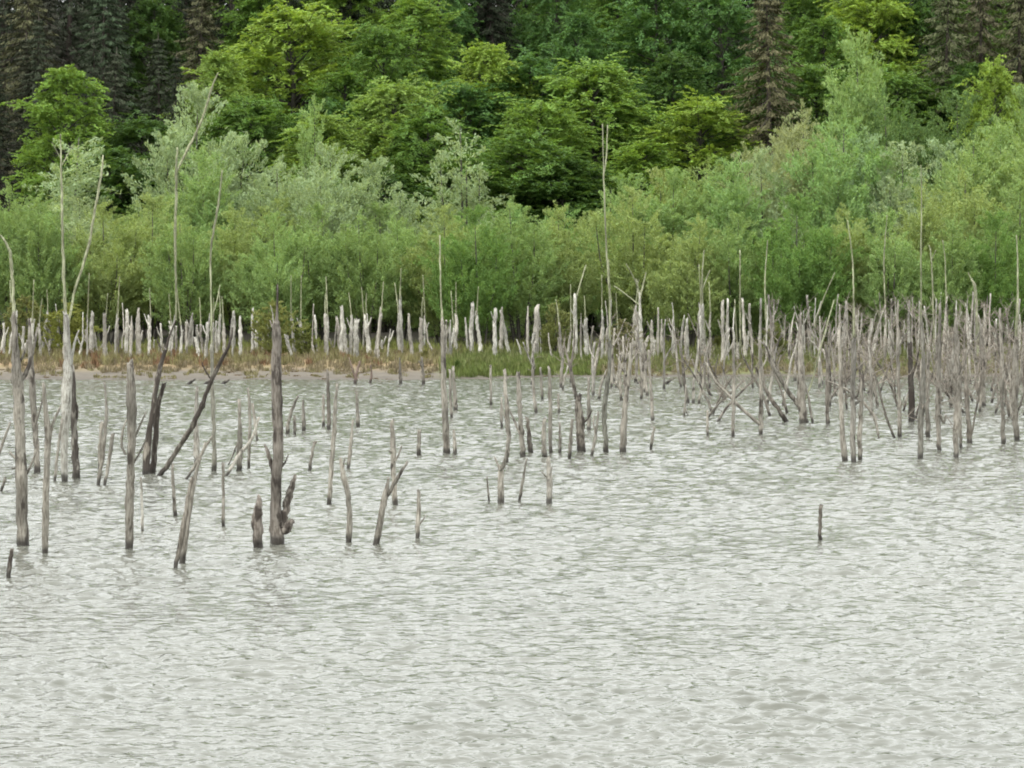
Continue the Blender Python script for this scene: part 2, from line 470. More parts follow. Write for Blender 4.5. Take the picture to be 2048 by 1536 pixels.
def beech_proto(seed, branches=215, leaf=(0.19, 0.12), Ht=14.0, Rw=4.0, conic=0.4):
    r = np.random.RandomState(seed)
    C, D, Nv, limbs = [], [], [], []
    low = 0.10
    for b in range(branches):
        h = min(0.995, max(low, low + (1 - low) * ((b + r.rand()) / branches) + r.randn() * 0.02))
        t = (h - low) / (1 - low)
        prof = (1 - t ** (2.4 - 1.5 * conic)) ** 0.75 * (0.7 + 0.3 * min(1, t * 4)) + 0.05
        az = b * 2.399 + r.randn() * 0.35
        lob = 0.78 + 0.30 * math.sin(az * 2 + h * 7 + seed) + 0.22 * math.sin(az * 3 - h * 13 + seed * 2.3)
        ln = Rw * prof * (0.80 + 0.35 * r.rand()) * (0.55 + 0.55 * lob)
        rise = 0.42 + 0.75 * t + 0.30 * r.randn()
        d = np.array([math.cos(az), math.sin(az), 0.0])
        o = np.array([0, 0, Ht * h * 0.93])
        def pos(s):  # along the limb, tips arching over
            return o + d * ln * s + np.array([0, 0, ln * (rise * s - (0.38 + 0.1 * t) * s * s)])
        if b % 3 == 0:
            limbs.append([(*pos(0), 0.05 + 0.05 * (1 - t)), (*pos(0.5), 0.03), (*pos(0.97), 0.008)])
        side = np.array([-d[1], d[0], 0])
        ns = 3 + int(ln * 1.7)
        for q in range(ns):
            s = 0.42 + 0.58 * (q + r.rand()) / ns
            sw = (r.rand() - 0.5) * 1.7
            lat = side * sw * ln * 0.33 * (1.15 - 0.5 * s)
            p = pos(s) + lat + np.array([0, 0, r.randn() * 0.22 - abs(sw) * 0.12])
            fd = d + side * (sw * 0.9) + np.array([0, 0, 0.42 - 0.60 * s + 0.42 * r.randn()]); fd /= np.linalg.norm(fd)
            fs = np.cross(fd, [0, 0, 1.0]); fs /= np.linalg.norm(fs)
            fn = np.cross(fs, fd)
            m = 34
            al = r.rand(m) ** 0.75; ac = (r.rand(m) - 0.5) * 2
            wfan = 0.27 * np.sin(np.pi * np.clip(0.15 + al * 0.8, 0, 1))
            c = p + np.outer(al * 1.35 - 0.45, fd) + np.outer(ac * wfan, fs) + np.outer(r.randn(m) * 0.035 - 0.20 * al ** 2, fn)
            C.append(c); D.append(fd + np.outer(ac * 0.9, fs) + r.randn(m, 3) * 0.25)
            Nv.append(np.tile(fn, (m, 1)) + r.randn(m, 3) * 0.55)
    C = np.vstack(C); D = np.vstack(D); Nv = unit(np.vstack(Nv))
    L = leaf[0] * (0.7 + 0.6 * r.rand(len(C))); W = leaf[1] * (0.7 + 0.6 * r.rand(len(C)))
    me = leaves_mesh('beech_crown', C, D, Nv, L, W, M_BEECH)
    rr = random.Random(seed)
    tk = [tube([(0, 0, -1.5, 0.26), (0.1, 0.05, Ht * 0.3, 0.20), (-0.05, 0.08, Ht * 0.65, 0.11), (0, 0, Ht * 0.95, 0.02)], 12, 8, 0.08, r=rr)]
    tk += [tube(l, 6, 4, 0.05, r=rr) for l in limbs]
    return me, mesh_np('beech_trunk', *join(tk), M_BARK, True)


def spruce_proto(seed, Ht=20.0, Rw=3.6, tiers=34):
    r = np.random.RandomState(seed)
    C, D, Nv, limbs = [], [], [], []
    for t in range(tiers):
        f = t / tiers
        z = Ht * (0.10 + 0.88 * f)
        nb = 6
        for b in range(nb):
            az = t * 1.1 + b * 6.283 / nb + r.randn() * 0.25
            ln = (Rw * (1 - f) ** 0.8 + 0.25) * (0.55 + 0.65 * r.rand())
            d = np.array([math.cos(az), math.sin(az), 0])
            side = np.array([-d[1], d[0], 0])
            def pos(s):
                return np.array([0, 0, z]) + d * ln * s + np.array([0, 0, ln * (-0.20 * s - 0.75 * s * s + 0.55 * s ** 3)])
            if b % 2 == 0: limbs.append([(*pos(0), 0.035), (*pos(0.5), 0.022), (*pos(1), 0.006)])
            m = int(30 + 60 * ln / Rw)
            s = 0.15 + 0.85 * r.rand(m) ** 0.8
            P = np.array([pos(x) for x in s])
            hang = r.rand(m) * 0.55 * (1.15 - s)
            lat = (r.rand(m) - 0.5) * 0.6 * (1.1 - 0.6 * s)
            C.append(P + side * lat[:, None] + np.array([0, 0, -1.0]) * hang[:, None] + r.randn(m, 3) * 0.05)
            D.append(d * 0.6 + side * (lat * 1.3)[:, None] + np.array([0, 0, -0.55]) + r.randn(m, 3) * 0.3)
            Nv.append(np.array([0, 0, 0.6]) + d * 0.5 + r.randn(m, 3) * 0.4)
    C = np.vstack(C); D = np.vstack(D); Nv = unit(np.vstack(Nv))
    L = 0.34 * (0.6 + 0.7 * r.rand(len(C))); W = 0.075 * (0.7 + 0.6 * r.rand(len(C)))
    me = leaves_mesh('spruce_crown', C, D, Nv, L, W, M_NEEDLE)
    rr = random.Random(seed)
    tk = [tube([(0, 0, -1.5, 0.24), (0, 0, Ht * 0.5, 0.13), (0, 0, Ht * 0.99, 0.015)], 8, 8, 0.05, r=rr)]
    tk += [tube(l, 5, 4, 0.05, r=rr) for l in limbs]
    return me, mesh_np('spruce_trunk', *join(tk), M_DARKBARK, True)


WILLOW = [willow_proto(s, slim=sl) for s, sl in ((1, 1.0), (2, 1.1), (3, 0.95), (4, 1.05))]
SLIM = [willow_proto(s, twigs=200, per=70, slim=0.55, low=0.12, up=1.3) for s in (11, 12)]
LOW = [willow_proto(s, twigs=170, per=60, slim=1.25, low=0.03, up=1.1, leaf=(0.30, 0.085)) for s in (21, 22)]
THICK = [willow_proto(s, twigs=300, per=70, slim=1.15, low=0.02, up=0.7) for s in (25, 26)]
BEECH = [beech_proto(s, conic=c, Rw=w) for s, c, w in ((31, 0.2, 4.3), (32, 0.45, 4.0), (33, 0.7, 3.9), (34, 0.3, 4.6), (35, 0.1, 4.2))]
SPRUCE = [spruce_proto(s) for s in (41, 42)]


def tree(name, proto, base, height, nominal, color, label, cat, group, wide=1.0, stem='trunk', rot=None):
    root = bpy.data.objects.new(name, None); COL.objects.link(root)
    root.location = base
    root.rotation_euler = (rnd.uniform(-0.05, 0.05), rnd.uniform(-0.05, 0.05), rnd.uniform(0, 6.28) if rot is None else rot)
    s = height / nominal
    root.scale = (s * wide * rnd.uniform(0.9, 1.12), s * wide, s)
    tag(root, label, cat, group)
    c = link('crown', proto[0], root); c.color = (*color, 1)
    link(stem, proto[1], root)
    return root


# ------------------------------------------------------------------ forest on the slope: u centre, v of crown top, distance, height m, width factor, kind, colour, label
YG = (0.235, 0.335, 0.070); LG = (0.175, 0.278, 0.062); MG = (0.120, 0.208, 0.050); DG = (0.075, 0.138, 0.038); BG = (0.090, 0.175, 0.054)
OL = (0.205, 0.300, 0.075)
BROWN = (0.090, 0.092, 0.050); GREY = (0.055, 0.078, 0.045); DARK = (0.030, 0.038, 0.024); GRB = (0.095, 0.105, 0.055)
forest = [
    # beeches
    (130, 118, 226, 11.5, 0.80, 'b1', LG, 'light green beech with rounded top beside the dark spruces at the picture\'s left'),
    (285, 225, 230, 12.0, 0.80, 'b0', DG, 'dark green beech between the pale willow and the small light beech'),
    (300, -10, 262, 15.0, 0.70, 'b3', DG, 'green beech top showing between the dark spruces, upper left'),
    (430, 85, 240, 13.0, 0.75, 'b2', OL, 'yellowish beech just right of the brown spruce, upper left'),
    (600, 0, 246, 17.0, 1.15, 'b0', YG, 'big bright yellow-green beech, broadest crown of the upper left'),
    (490, 190, 230, 12.0, 0.90, 'b3', MG, 'mid green beech above the tall pale grey-green willow'),
    (700, 120, 234, 13.0, 0.85, 'b2', MG, 'green beech right below the big bright beech'),
    (650, 215, 224, 10.0, 0.85, 'b1', OL, 'olive yellow beech above the grey willow thicket'),
    (835, -30, 252, 16.0, 0.95, 'b2', LG, 'tall light green beech left of the dark gap at the top'),
    (795, 150, 228, 11.5, 0.80, 'b0', OL, 'olive green beech standing in front of the tall light green beech'),
    (860, 210, 224, 10.5, 0.85, 'b3', MG, 'mid green beech left above the narrow pale willow spire'),
    (985, 65, 236, 13.5, 0.85, 'b2', YG, 'yellow-green pointed beech below the dark gap at the top'),
    (1145, 8, 248, 15.0, 0.72, 'b1', BG, 'bluish green narrow beech right of the dark gap at the top'),
    (1190, 112, 234, 14.0, 1.10, 'b0', LG, 'wide light green beech in the middle, pale stem in front of it'),
    (1045, 255, 222, 9.5, 1.00, 'b3', MG, 'green beech low on the slope right of the narrow pale willow spire'),
    (1130, 300, 219, 8.5, 0.95, 'b1', DG, 'dark green beech lowest on the slope near the middle'),
    (1330, -40, 252, 17.0, 1.05, 'b3', BG, 'large dark bluish beech right of centre at the top edge'),
    (1395, 185, 230, 12.0, 0.95, 'b0', YG, 'bright yellow-green beech left of the brown spruce, right half'),
    (1290, 265, 221, 9.0, 0.90, 'b2', LG, 'light green beech right of the tall thin bare stem'),
    (1660, 20, 250, 14.0, 0.80, 'b1', MG, 'green beech right beside the brown spruce, right half'),
    (1735, -35, 256, 15.0, 0.85, 'b0', YG, 'pale yellow-green beech at the top edge, right half'),
    (1985, 110, 228, 10.0, 0.50, 'b3', YG, 'small bright yellow-green beech in front of the brown spruces, far right'),
    (1780, 120, 240, 12.0, 0.80, 'b3', LG, 'light green beech behind the feathery tall willow, right half'),
    (360, 300, 222, 8.5, 1.0, 'b2', DG, 'dark green beech behind the tall pale grey-green willow'),
    (230, 290, 222, 9.0, 0.95, 'b3', DG, 'dark green low beech between the two pale willows at left'),
    (770, 330, 218, 8.0, 1.0, 'b2', DG, 'dark green low beech left of the narrow pale willow spire'),
    (920, 300, 220, 9.0, 1.0, 'b0', MG, 'mid green low beech behind the narrow pale willow spire'),
    (1490, 285, 221, 9.5, 0.7, 'b1', DG, 'dark beech below the brown spruce, right half'),
    (1850, 150, 236, 12.0, 0.9, 'b2', DG, 'dark green beech behind the dark willow, right half'),
    (520, -50, 258, 17.0, 0.85, 'b4', MG, 'green beech at the top edge left of the big bright beech'),
    (700, -70, 260, 17.0, 0.90, 'b0', LG, 'light green beech at the top edge right of the big bright beech'),
    (770, 40, 244, 14.0, 0.75, 'b4', MG, 'mid green beech between the big bright and the tall light beech'),
    (1235, -70, 258, 17.0, 0.85, 'b2', MG, 'green beech at the top edge between two bluish beeches'),
    (1450, -30, 250, 16.0, 0.85, 'b0', BG, 'bluish green beech at the top edge left of the brown spruce'),
    (1085, 190, 228, 12.0, 0.85, 'b4', LG, 'light green beech below the bluish narrow beech'),
    (1620, -60, 262, 16.0, 0.80, 'b2', MG, 'green beech at the top edge right of the brown spruce'),
    (1830, -20, 258, 15.0, 0.70, 'b4', DG, 'dark green beech at the top edge behind the feathery willow'),
    # spruces
    (5, 120, 236, 14.0, 0.80, 's1', DARK, 'blackish low spruce at the left edge under the tall spruces'),
    (70, 60, 240, 16.0, 0.85, 's0', (0.050, 0.055, 0.036), 'dark spruce behind the light green rounded beech'),
    (215, 90, 234, 15.0, 0.85, 's0', (0.050, 0.058, 0.038), 'dark spruce right of the light green rounded beech'),
    (320, 60, 242, 16.0, 0.80, 's1', (0.046, 0.056, 0.036), 'dark green-black spruce left of the yellowish beech'),
    (40, -110, 250, 21.0, 1.05, 's0', BROWN, 'brown-grey spruce at the upper left corner'),
    (100, -60, 258, 20.0, 1.0, 's1', (0.050, 0.052, 0.040), 'dark grey spruce, second from the upper left corner'),
    (200, -90, 254, 20.0, 1.0, 's1', GREY, 'grey-green spruce, third from the upper left corner'),
    (395, -80, 256, 20.0, 0.95, 's0', (0.092, 0.092, 0.052), 'brownish spruce left of the big bright beech'),
    (975, -120, 262, 22.0, 1.1, 's0', DARK, 'nearly black spruce in the dark gap at the top'),
    (900, -60, 268, 20.0, 1.0, 's1', DARK, 'blackish spruce behind the tall light green beech'),
    (1545, -80, 229, 17.5, 1.15, 's0', (0.105, 0.100, 0.056), 'brown spruce between two beeches, right half'),
    (1885, -110, 236, 19.0, 1.05, 's1', GRB, 'olive brown spruce beside the feathery tall willow, far right'),
    (1965, -130, 240, 20.0, 1.1, 's0', (0.100, 0.095, 0.058), 'brown spruce, second from the upper right corner'),
    (2045, -100, 235, 19.0, 1.05, 's1', BROWN, 'reddish brown spruce at the upper right corner'),
]
for u, vt, Y, h, wf, kd, colr, lab in forest:
    x, _, zt = at(u, vt, Y)
    g = float(ground_z(x, Y))
    h = max(zt - g + 0.3, 7.0)
    if kd[0] == 'b':
        tree('beech_tree', BEECH[int(kd[1])], (x, Y, zt - h), h, 14.0, colr, lab, 'tree', 'beeches on the slope', wide=wf * 9.0 / 8.0 * 14.0 / h)
    else:
        tree('spruce_tree', SPRUCE[int(kd[1])], (x, Y, zt - h), h, 20.0, colr, lab, 'tree', 'spruces on the slope', wide=wf * 20.0 / h)
# wood behind, closing the gaps
k = 0
FM = [(-1e9, 'the left edge'), (200, 'the grey-green spruce'), (395, 'the brownish spruce'), (600, 'the big bright beech'), (835, 'the tall light green beech'), (985, 'the pointed yellow-green beech'), (1190, 'the wide light green beech'), (1395, 'the bright beech'), (1545, 'the brown spruce'), (1735, 'the feathery tall willow'), (1890, 'the olive brown spruce')]
seen_f = {}


def deep_label(kind, row, u):
    mk = [m for m in FM if m[0] <= u][-1]; key = (kind, row, mk[1]); seen_f[key] = seen_f.get(key, 0) + 1
    n = seen_f[key]
    return f"{('first', 'second', 'third', 'fourth', 'fifth', 'sixth', 'seventh', 'eighth', 'ninth', 'tenth', 'eleventh', 'twelfth')[n - 1]} dark {kind} in the wood's {row} row right of {mk[1]}"


for Y, step in ((236, 4.6), (262, 5.0), (284, 4.6), (308, 4.4), (328, 3.8)):
    x = -Y * 0.16 - 8
    while x < Y * 0.16 + 8:
        yy = Y + rnd.uniform(-4, 4)
        hh = rnd.uniform(19, 25) if Y > 280 else rnd.uniform(15, 20) if Y > 240 else rnd.uniform(9, 12.5)
        g = float(ground_z(x, yy))
        row = {236: 'lowest', 262: 'second', 284: 'third', 308: 'fourth', 328: 'hindmost'}[Y]; uu = 1024 + x * F / yy
        if rnd.random() < (1.0 if Y > 240 and 870 < uu < 1080 else 0.45 if Y > 240 and uu > 380 else 1.0 if Y > 300 or uu < 380 else 0.0):
            tree('spruce_tree', SPRUCE[k % 2], (x, yy, g), hh + 2, 20.0, rnd.choice([DARK, (0.045, 0.055, 0.036), DARK]), deep_label('spruce', row, uu), 'tree', 'trees deep in the wood')
        else:
            tree('beech_tree', BEECH[k % 5], (x, yy, g), hh, 14.0, rnd.choice([DG, BG, MG]), deep_label('beech', row, uu), 'tree', 'trees deep in the wood', wide=0.9 * 14.0 / hh)
        x += step * rnd.uniform(0.8, 1.2); k += 1

# ------------------------------------------------------------------ willows and young trees behind the bank
PG = (0.295, 0.380, 0.225); SG = (0.255, 0.362, 0.148); GN = (0.222, 0.315, 0.125); FG = (0.160, 0.262, 0.082); YL = (0.272, 0.342, 0.138); PY = (0.300, 0.345, 0.190); DW = (0.120, 0.190, 0.070)
bushes = [
    # u, top v, dist, wide, kind, colour, label
    (125, 262, 205, 1.75, 's0', PG, 'pale grey-green willow behind the tallest white stem at left'),
    (385, 180, 208, 1.05, 'w0', PG, 'tall pale grey-green willow left of the middle, highest of the left thicket'),
    (400, 300, 203, 1.00, 'w2', SG, 'soft green willow in front of the tall pale willow'),
    (560, 325, 203, 1.05, 'w1', PG, 'grey-green willow left of the broad grey thicket'),
    (675, 295, 201, 1.15, 'w3', PG, 'broad silvery grey willow thicket left of centre'),
    (760, 325, 203, 1.05, 'w0', PG, 'silvery willow at the right end of the grey thicket'),
    (935, 240, 205, 1.25, 's1', PG, 'narrow pale willow spire just left of centre'),
    (640, 180, 219, 0.70, 's0', SG, 'slender pale tree among the beeches above the grey thicket'),
    (10, 375, 196, 0.95, 'w1', GN, 'fresh green bush at the left edge of the shore'),
    (85, 395, 194, 0.95, 'w2', GN, 'green bush left of the tallest white stem'),
    (210, 410, 196, 1.00, 'w3', YL, 'yellow-green bush right of the leaning white stem'),
    (300, 395, 198, 1.00, 'w0', YL, 'yellow-green bush with lighter top, left part'),
    (370, 430, 192, 0.95, 'w1', GN, 'green bush behind the dense grey stakes at left'),
    (470, 420, 195, 1.00, 'w2', YL, 'yellow-green bush right of the forked pale stem'),
    (555, 430, 192, 0.90, 'w3', SG, 'soft green bush behind the thickest drowned trunk'),
    (640, 415, 194, 0.95, 'w0', GN, 'green bush below the silvery thicket'),
    (730, 430, 192, 0.95, 'w1', GN, 'green bush above the leaning white trunks'),
    (800, 440, 196, 1.00, 'w2', SG, 'soft green bush above the tall white trunk, left of centre'),
    (890, 415, 195, 0.95, 'w3', YL, 'yellow-green bush below the pale willow spire'),
    (960, 420, 190, 0.95, 'w0', FG, 'deep green bush right of the pale willow spire'),
    (1040, 405, 193, 1.00, 'w1', GN, 'green bush above the grassy shore in the middle'),
    (1120, 415, 196, 0.95, 'w2', YL, 'yellow-green bush left of the tall thin bare stem'),
    (1210, 365, 200, 0.75, 's0', SG, 'pointed soft green bush behind the tall thin bare stem'),
    (1270, 380, 197, 1.00, 'w3', YL, 'yellow-green bush right of the tall thin bare stem'),
    (1340, 345, 202, 1.00, 'w0', SG, 'soft green bush below the bright yellow-green beech'),
    (1430, 335, 204, 1.00, 'w1', SG, 'greyish green bush right of the soft green bush, right of centre'),
    (1380, 440, 192, 0.95, 'w2', YL, 'low yellow-green bush above the dense trunks, right of centre'),
    (1475, 430, 193, 0.95, 'w3', GN, 'green bush left of the deep green bush, right half'),
    (1520, 300, 208, 0.95, 'w2', PY, 'pale brownish bush under the brown spruce'),
    (1600, 220, 214, 0.90, 'w1', PY, 'straw tinted bush beside the feathery tall willow'),
    (1670, 300, 206, 1.00, 'w0', PG, 'silvery grey willow, right half'),
    (1745, 345, 202, 0.95, 'w3', PG, 'grey-green willow, second of the silvery pair, right half'),
    (1590, 400, 191, 1.05, 'w0', FG, 'deep green round bush standing forward on the right shore'),
    (1735, 75, 217, 0.85, 'w2', SG, 'feathery tall willow reaching up among beech and spruce, right half'),
    (1800, 195, 213, 1.00, 'w1', DW, 'dark green willow, left of a pair, far right'),
    (1920, 190, 214, 1.05, 'w3', DW, 'dark green willow, middle of the dark mass, far right'),
    (2030, 185, 212, 0.95, 'w0', GN, 'green willow at the right edge under the spruces'),
    (1840, 375, 196, 0.95, 'w2', YL, 'yellow-green bush below the dark willow, far right'),
    (1930, 350, 199, 1.00, 'w1', YL, 'light yellow-green bush, second from the right edge'),
    (2035, 365, 196, 0.95, 'w3', GN, 'green bush at the right edge of the shore'),
    (1690, 420, 193, 0.95, 'w1', YL, 'yellow-green bush right of the deep green round bush'),
    (1780, 430, 191, 0.95, 'w0', SG, 'soft green bush behind the dense grey trunks, right half'),
    (1900, 440, 190, 0.95, 'w2', GN, 'low green bush behind the dense grey trunks, far right'),
    (1990, 430, 191, 0.95, 'w0', FG, 'deep green low bush near the right edge'),
]
for u, vt, Y, wf, kd, colr, lab in bushes:
    x, _, zt = at(u, vt, Y)
    g = float(ground_z(x, Y)) - 0.05
    pr = {'w': WILLOW, 's': SLIM}[kd[0]][int(kd[1]) % (4 if kd[0] == 'w' else 2)]
    if Y < 200: Y -= 6.0
    x, _, zt = at(u, vt, Y); g = float(ground_z(x, Y)) - 0.05
    h = zt - g
    tree('willow_bush', pr, (x, Y, g), h, 6.0, colr, lab, 'bush', 'willows behind the bank', wide=wf * (0.55 + 0.45 * 6.0 / h), stem='stem')
# middle row, one soft slope of crowns
prof_u = [-60, 125, 300, 400, 560, 760, 850, 1000, 1150, 1300, 1450, 1600, 1700, 1850, 2110]
prof_v = [395, 415, 400, 410, 395, 400, 440, 425, 400, 350, 310, 270, 255, 260, 245]
MM = [(-1e9, 'the left edge'), (125, 'the tallest white stem'), (385, 'the tall pale willow'), (675, 'the silvery grey thicket'), (935, 'the narrow willow spire'), (1210, 'the tallest thin bare stem'), (1590, 'the deep green round bush'), (1840, 'the tall pole over the thicket')]
seen_m = {}
u = -40.0; k = 0
while u < 2090:
    Y = rnd.uniform(200, 208)
    vt = float(np.interp(u, prof_u, prof_v)) + rnd.uniform(-22, 40)
    x, _, zt = at(u, vt, Y); g = float(ground_z(x, Y)) - 0.05; h = zt - g
    mk = [m for m in MM if m[0] <= u][-1]; seen_m[mk] = seen_m.get(mk, 0) + 1
    lab = f"soft pale willow of the middle row, {('first', 'second', 'third', 'fourth', 'fifth', 'sixth', 'seventh', 'eighth', 'ninth')[seen_m[mk] - 1]} right of {mk[1]}"
    colr = rnd.choice((PG, SG, SG, YL) if u < 1400 or u > 1800 else (PG, SG, PY))
    tree('willow_bush', WILLOW[k % 4], (x, Y, g), h, 6.0, tuple(c * rnd.uniform(0.9, 1.06) for c in colr[:1]) + colr[1:], lab, 'bush', 'willows of the middle row', wide=1.05 * (0.5 + 0.5 * 6.0 / h), stem='stem')
    u += rnd.uniform(55, 85); k += 1
# low bushes on the bank itself
low = [
    (560, 600, 181.5, 1.1, 0, (0.150, 0.165, 0.065), 'olive low willow bush behind the thickest drowned trunk'),
    (620, 640, 182.5, 0.9, 1, (0.130, 0.150, 0.055), 'small olive bush right of the thickest drowned trunk'),
    (150, 600, 183.0, 1.2, 1, (0.145, 0.160, 0.050), 'low yellow-olive bush behind the white birch pair'),
    (70, 590, 184.0, 1.0, 0, (0.120, 0.130, 0.055), 'low dull green bush behind the left trunks'),
    (1245, 635, 181.0, 0.9, 0, (0.130, 0.130, 0.070), 'grey-brown low bush beside the tall thin bare stem'),
    (1110, 600, 183.5, 0.9, 1, (0.130, 0.145, 0.060), 'brownish green low bush above the green shore'),
    (918, 715, 172.0, 1.0, 0, (0.045, 0.075, 0.020), 'small dark green tussock at the edge of the green shore'),
    (1540, 640, 181.5, 0.8, 1, (0.120, 0.140, 0.050), 'twiggy green bush among the crossing dead branches'),
    (850, 690, 178.0, 0.9, 1, (0.150, 0.150, 0.060), 'olive low bush at the end of the orange shore'),
]
for u, vt, Y, wf, i, colr, lab in low:
    x, _, zt = at(u, vt, Y)
    g = float(ground_z(x, Y)) - 0.03
    tree('low_bush', LOW[i], (x, Y - 3.0, g), zt - g, 6.0, tuple(c * 1.55 for c in colr), lab, 'bush', 'low bushes on the bank', wide=wf, stem='stem')
# second row: keeps the inside of the thicket dark
x = -36.0; k = 0
BM = [(-1e9, 'the left edge'), (125, 'the tallest white stem'), (385, 'the tall pale willow'), (675, 'the silvery grey thicket'), (935, 'the narrow willow spire'), (1210, 'the tallest thin bare stem'), (1590, 'the deep green round bush'), (1840, 'the tall pole over the thicket')]
seen_b = {}
while x < 36:
    Y = 199 + rnd.uniform(-5, 5)
    mk = [m for m in BM if m[0] <= 1024 + x * F / Y][-1]; seen_b[mk] = seen_b.get(mk, 0) + 1
    lab = f"half hidden willow inside the thicket, {['first', 'second', 'third', 'fourth', 'fifth', 'sixth', 'seventh', 'eighth'][seen_b[mk] - 1]} right of {mk[1]}"
    g = float(ground_z(x, Y))
    tree('willow_bush', THICK[k % 2], (x, Y, g - 0.2), rnd.uniform(5.0, 6.6), 6.0, rnd.choice([GN, SG, FG, YL]), lab, 'bush', 'willows inside the thicket', wide=1.1, stem='stem')
    x += rnd.uniform(2.2, 3.2); k += 1


# ------------------------------------------------------------------ grass and herbs on the bank
def grass(name, n, xr, sr, hgt, cols, label, seed, wid=0.02, curve=0.35):
    r = np.random.RandomState(seed)
    # in tufts
    nt = max(1, n // 28)
    tx = r.uniform(xr[0], xr[1], nt); ts = r.uniform(sr[0], sr[1], nt)
    k = r.randint(0, nt, n)
    x = tx[k] + r.randn(n) * 0.10; s = ts[k] + r.randn(n) * 0.10
    y = shore_y(x) + s
    z = ground_z(x, y) - 0.02
    h = hgt * (0.5 + 0.9 * r.rand(n)) * (0.6 + 0.7 * r.rand(nt))[k]
    a = r.rand(n) * 6.28; lean = (0.1 + curve * r.rand(n)) * h
    B = np.stack([x, y, z], 1)
    side = np.stack([np.cos(a + 1.57), np.sin(a + 1.57) * 0.3, np.zeros(n)], 1) * (wid * (0.6 + 0.8 * r.rand(n)))[:, None]
    tip = B + np.stack([np.cos(a) * lean, np.sin(a) * lean, h], 1)
    mid = B + np.stack([np.cos(a) * lean * 0.35, np.sin(a) * lean * 0.35, h * 0.55], 1)
    V = np.stack([B - side * 0.7, mid - side, tip, mid + side], 1).reshape(-1, 3)
    o = link(name, mesh_np(name, V, np.arange(len(V)).reshape(-1, 4), M_GRASS))
    o.color = (*cols, 1)
    tag(o, label, 'grass', kind='stuff')


grass('dry_grass', 16000, (-26, -3.4), (3.2, 15), 0.24, (0.180, 0.152, 0.104), 'dry orange-brown herbs on the mud bank at left', 1)
grass('straw_grass', 14000, (-26, -2.5), (7.5, 17), 0.36, (0.185, 0.172, 0.092), 'straw yellow grass above the mud bank at left', 2)
grass('red_herb', 1500, (-26, -5), (5.5, 14), 0.40, (0.16, 0.10, 0.065), 'reddish brown herbs scattered on the mud bank', 3, 0.03)
grass('green_grass', 16000, (-3.2, 4.2), (0.5, 11), 0.32, (0.11, 0.140, 0.046), 'fresh green grass on the shore in the middle', 4)
grass('olive_grass', 26000, (-3.4, 27), (3, 15), 0.36, (0.145, 0.162, 0.070), 'olive brown grass along the shore in the right half', 5)
grass('brown_sedge', 9000, (3.5, 27), (0.3, 7), 0.34, (0.165, 0.145, 0.090), 'brown sedge at the water edge in the right half', 6)
grass('tall_grass', 22000, (-27, 27), (14, 22), 0.40, (0.16, 0.18, 0.06), 'tall green grass under the thicket at the top of the bank', 7)


grass('sparse_grass', 2600, (-26, -2.5), (0.6, 5), 0.16, (0.17, 0.155, 0.085), 'sparse short grass growing on the wet mud at left', 8)
grass('leaf_litter', 3000, (-26, 27), (0.2, 6), 0.05, (0.13, 0.10, 0.07), 'dark leaf litter and drift washed up along the water edge', 10, 0.05, 1.5)


# ------------------------------------------------------------------ dead trees
ORD = ['first', 'second', 'third', 'fourth', 'fifth', 'sixth', 'seventh', 'eighth', 'ninth', 'tenth', 'eleventh', 'twelfth', 'thirteenth', 'fourteenth', 'fifteenth', 'sixteenth']


def count_off(items, marks, noun):
    """items sorted by u: 'second <noun> right of <mark>'"""
    out, seen = [], {}
    for u in items:
        m = [x for x in marks if x[0] <= u][-1]
        k = seen.get(m[0], 0); seen[m[0]] = k + 1
        out.append(f'{ORD[min(k, 15)]} {noun} right of {m[1]}')
    return out


PALE = (0.53, 0.505, 0.445); MID = (0.42, 0.393, 0.338); DRK = (0.29, 0.265, 0.225); BLK = (0.12, 0.108, 0.092); WHT = (0.60, 0.59, 0.53)


def stroke(pts, Yb, root, under=False, dy=None, r=None):
    """photo-pixel polyline (u, v, width px) -> points x,y,z,radius relative to root"""
    r = r or rnd
    dy = r.uniform(-0.12, 0.12) if dy is None else dy
    out = []
    v0 = pts[0][1]
    for (u, v, w) in pts:
        Y = Yb + (v0 - v) * Yb / F * dy
        x, y, z = at(u, v, Y)
        out.append([x - root[0], y - root[1], z - root[2], max(w * (1.0 if v > 640 else 0.78), 1.6) * Y / F * 0.5])
    if under:
        a, b = np.array(out[0]), np.array(out[1])
        d = (a - b); d = d / max(1e-6, abs(d[2]))
        p = a + d * 0.7; p[3] = a[3] * 1.1
        out.insert(0, list(p))
    return out


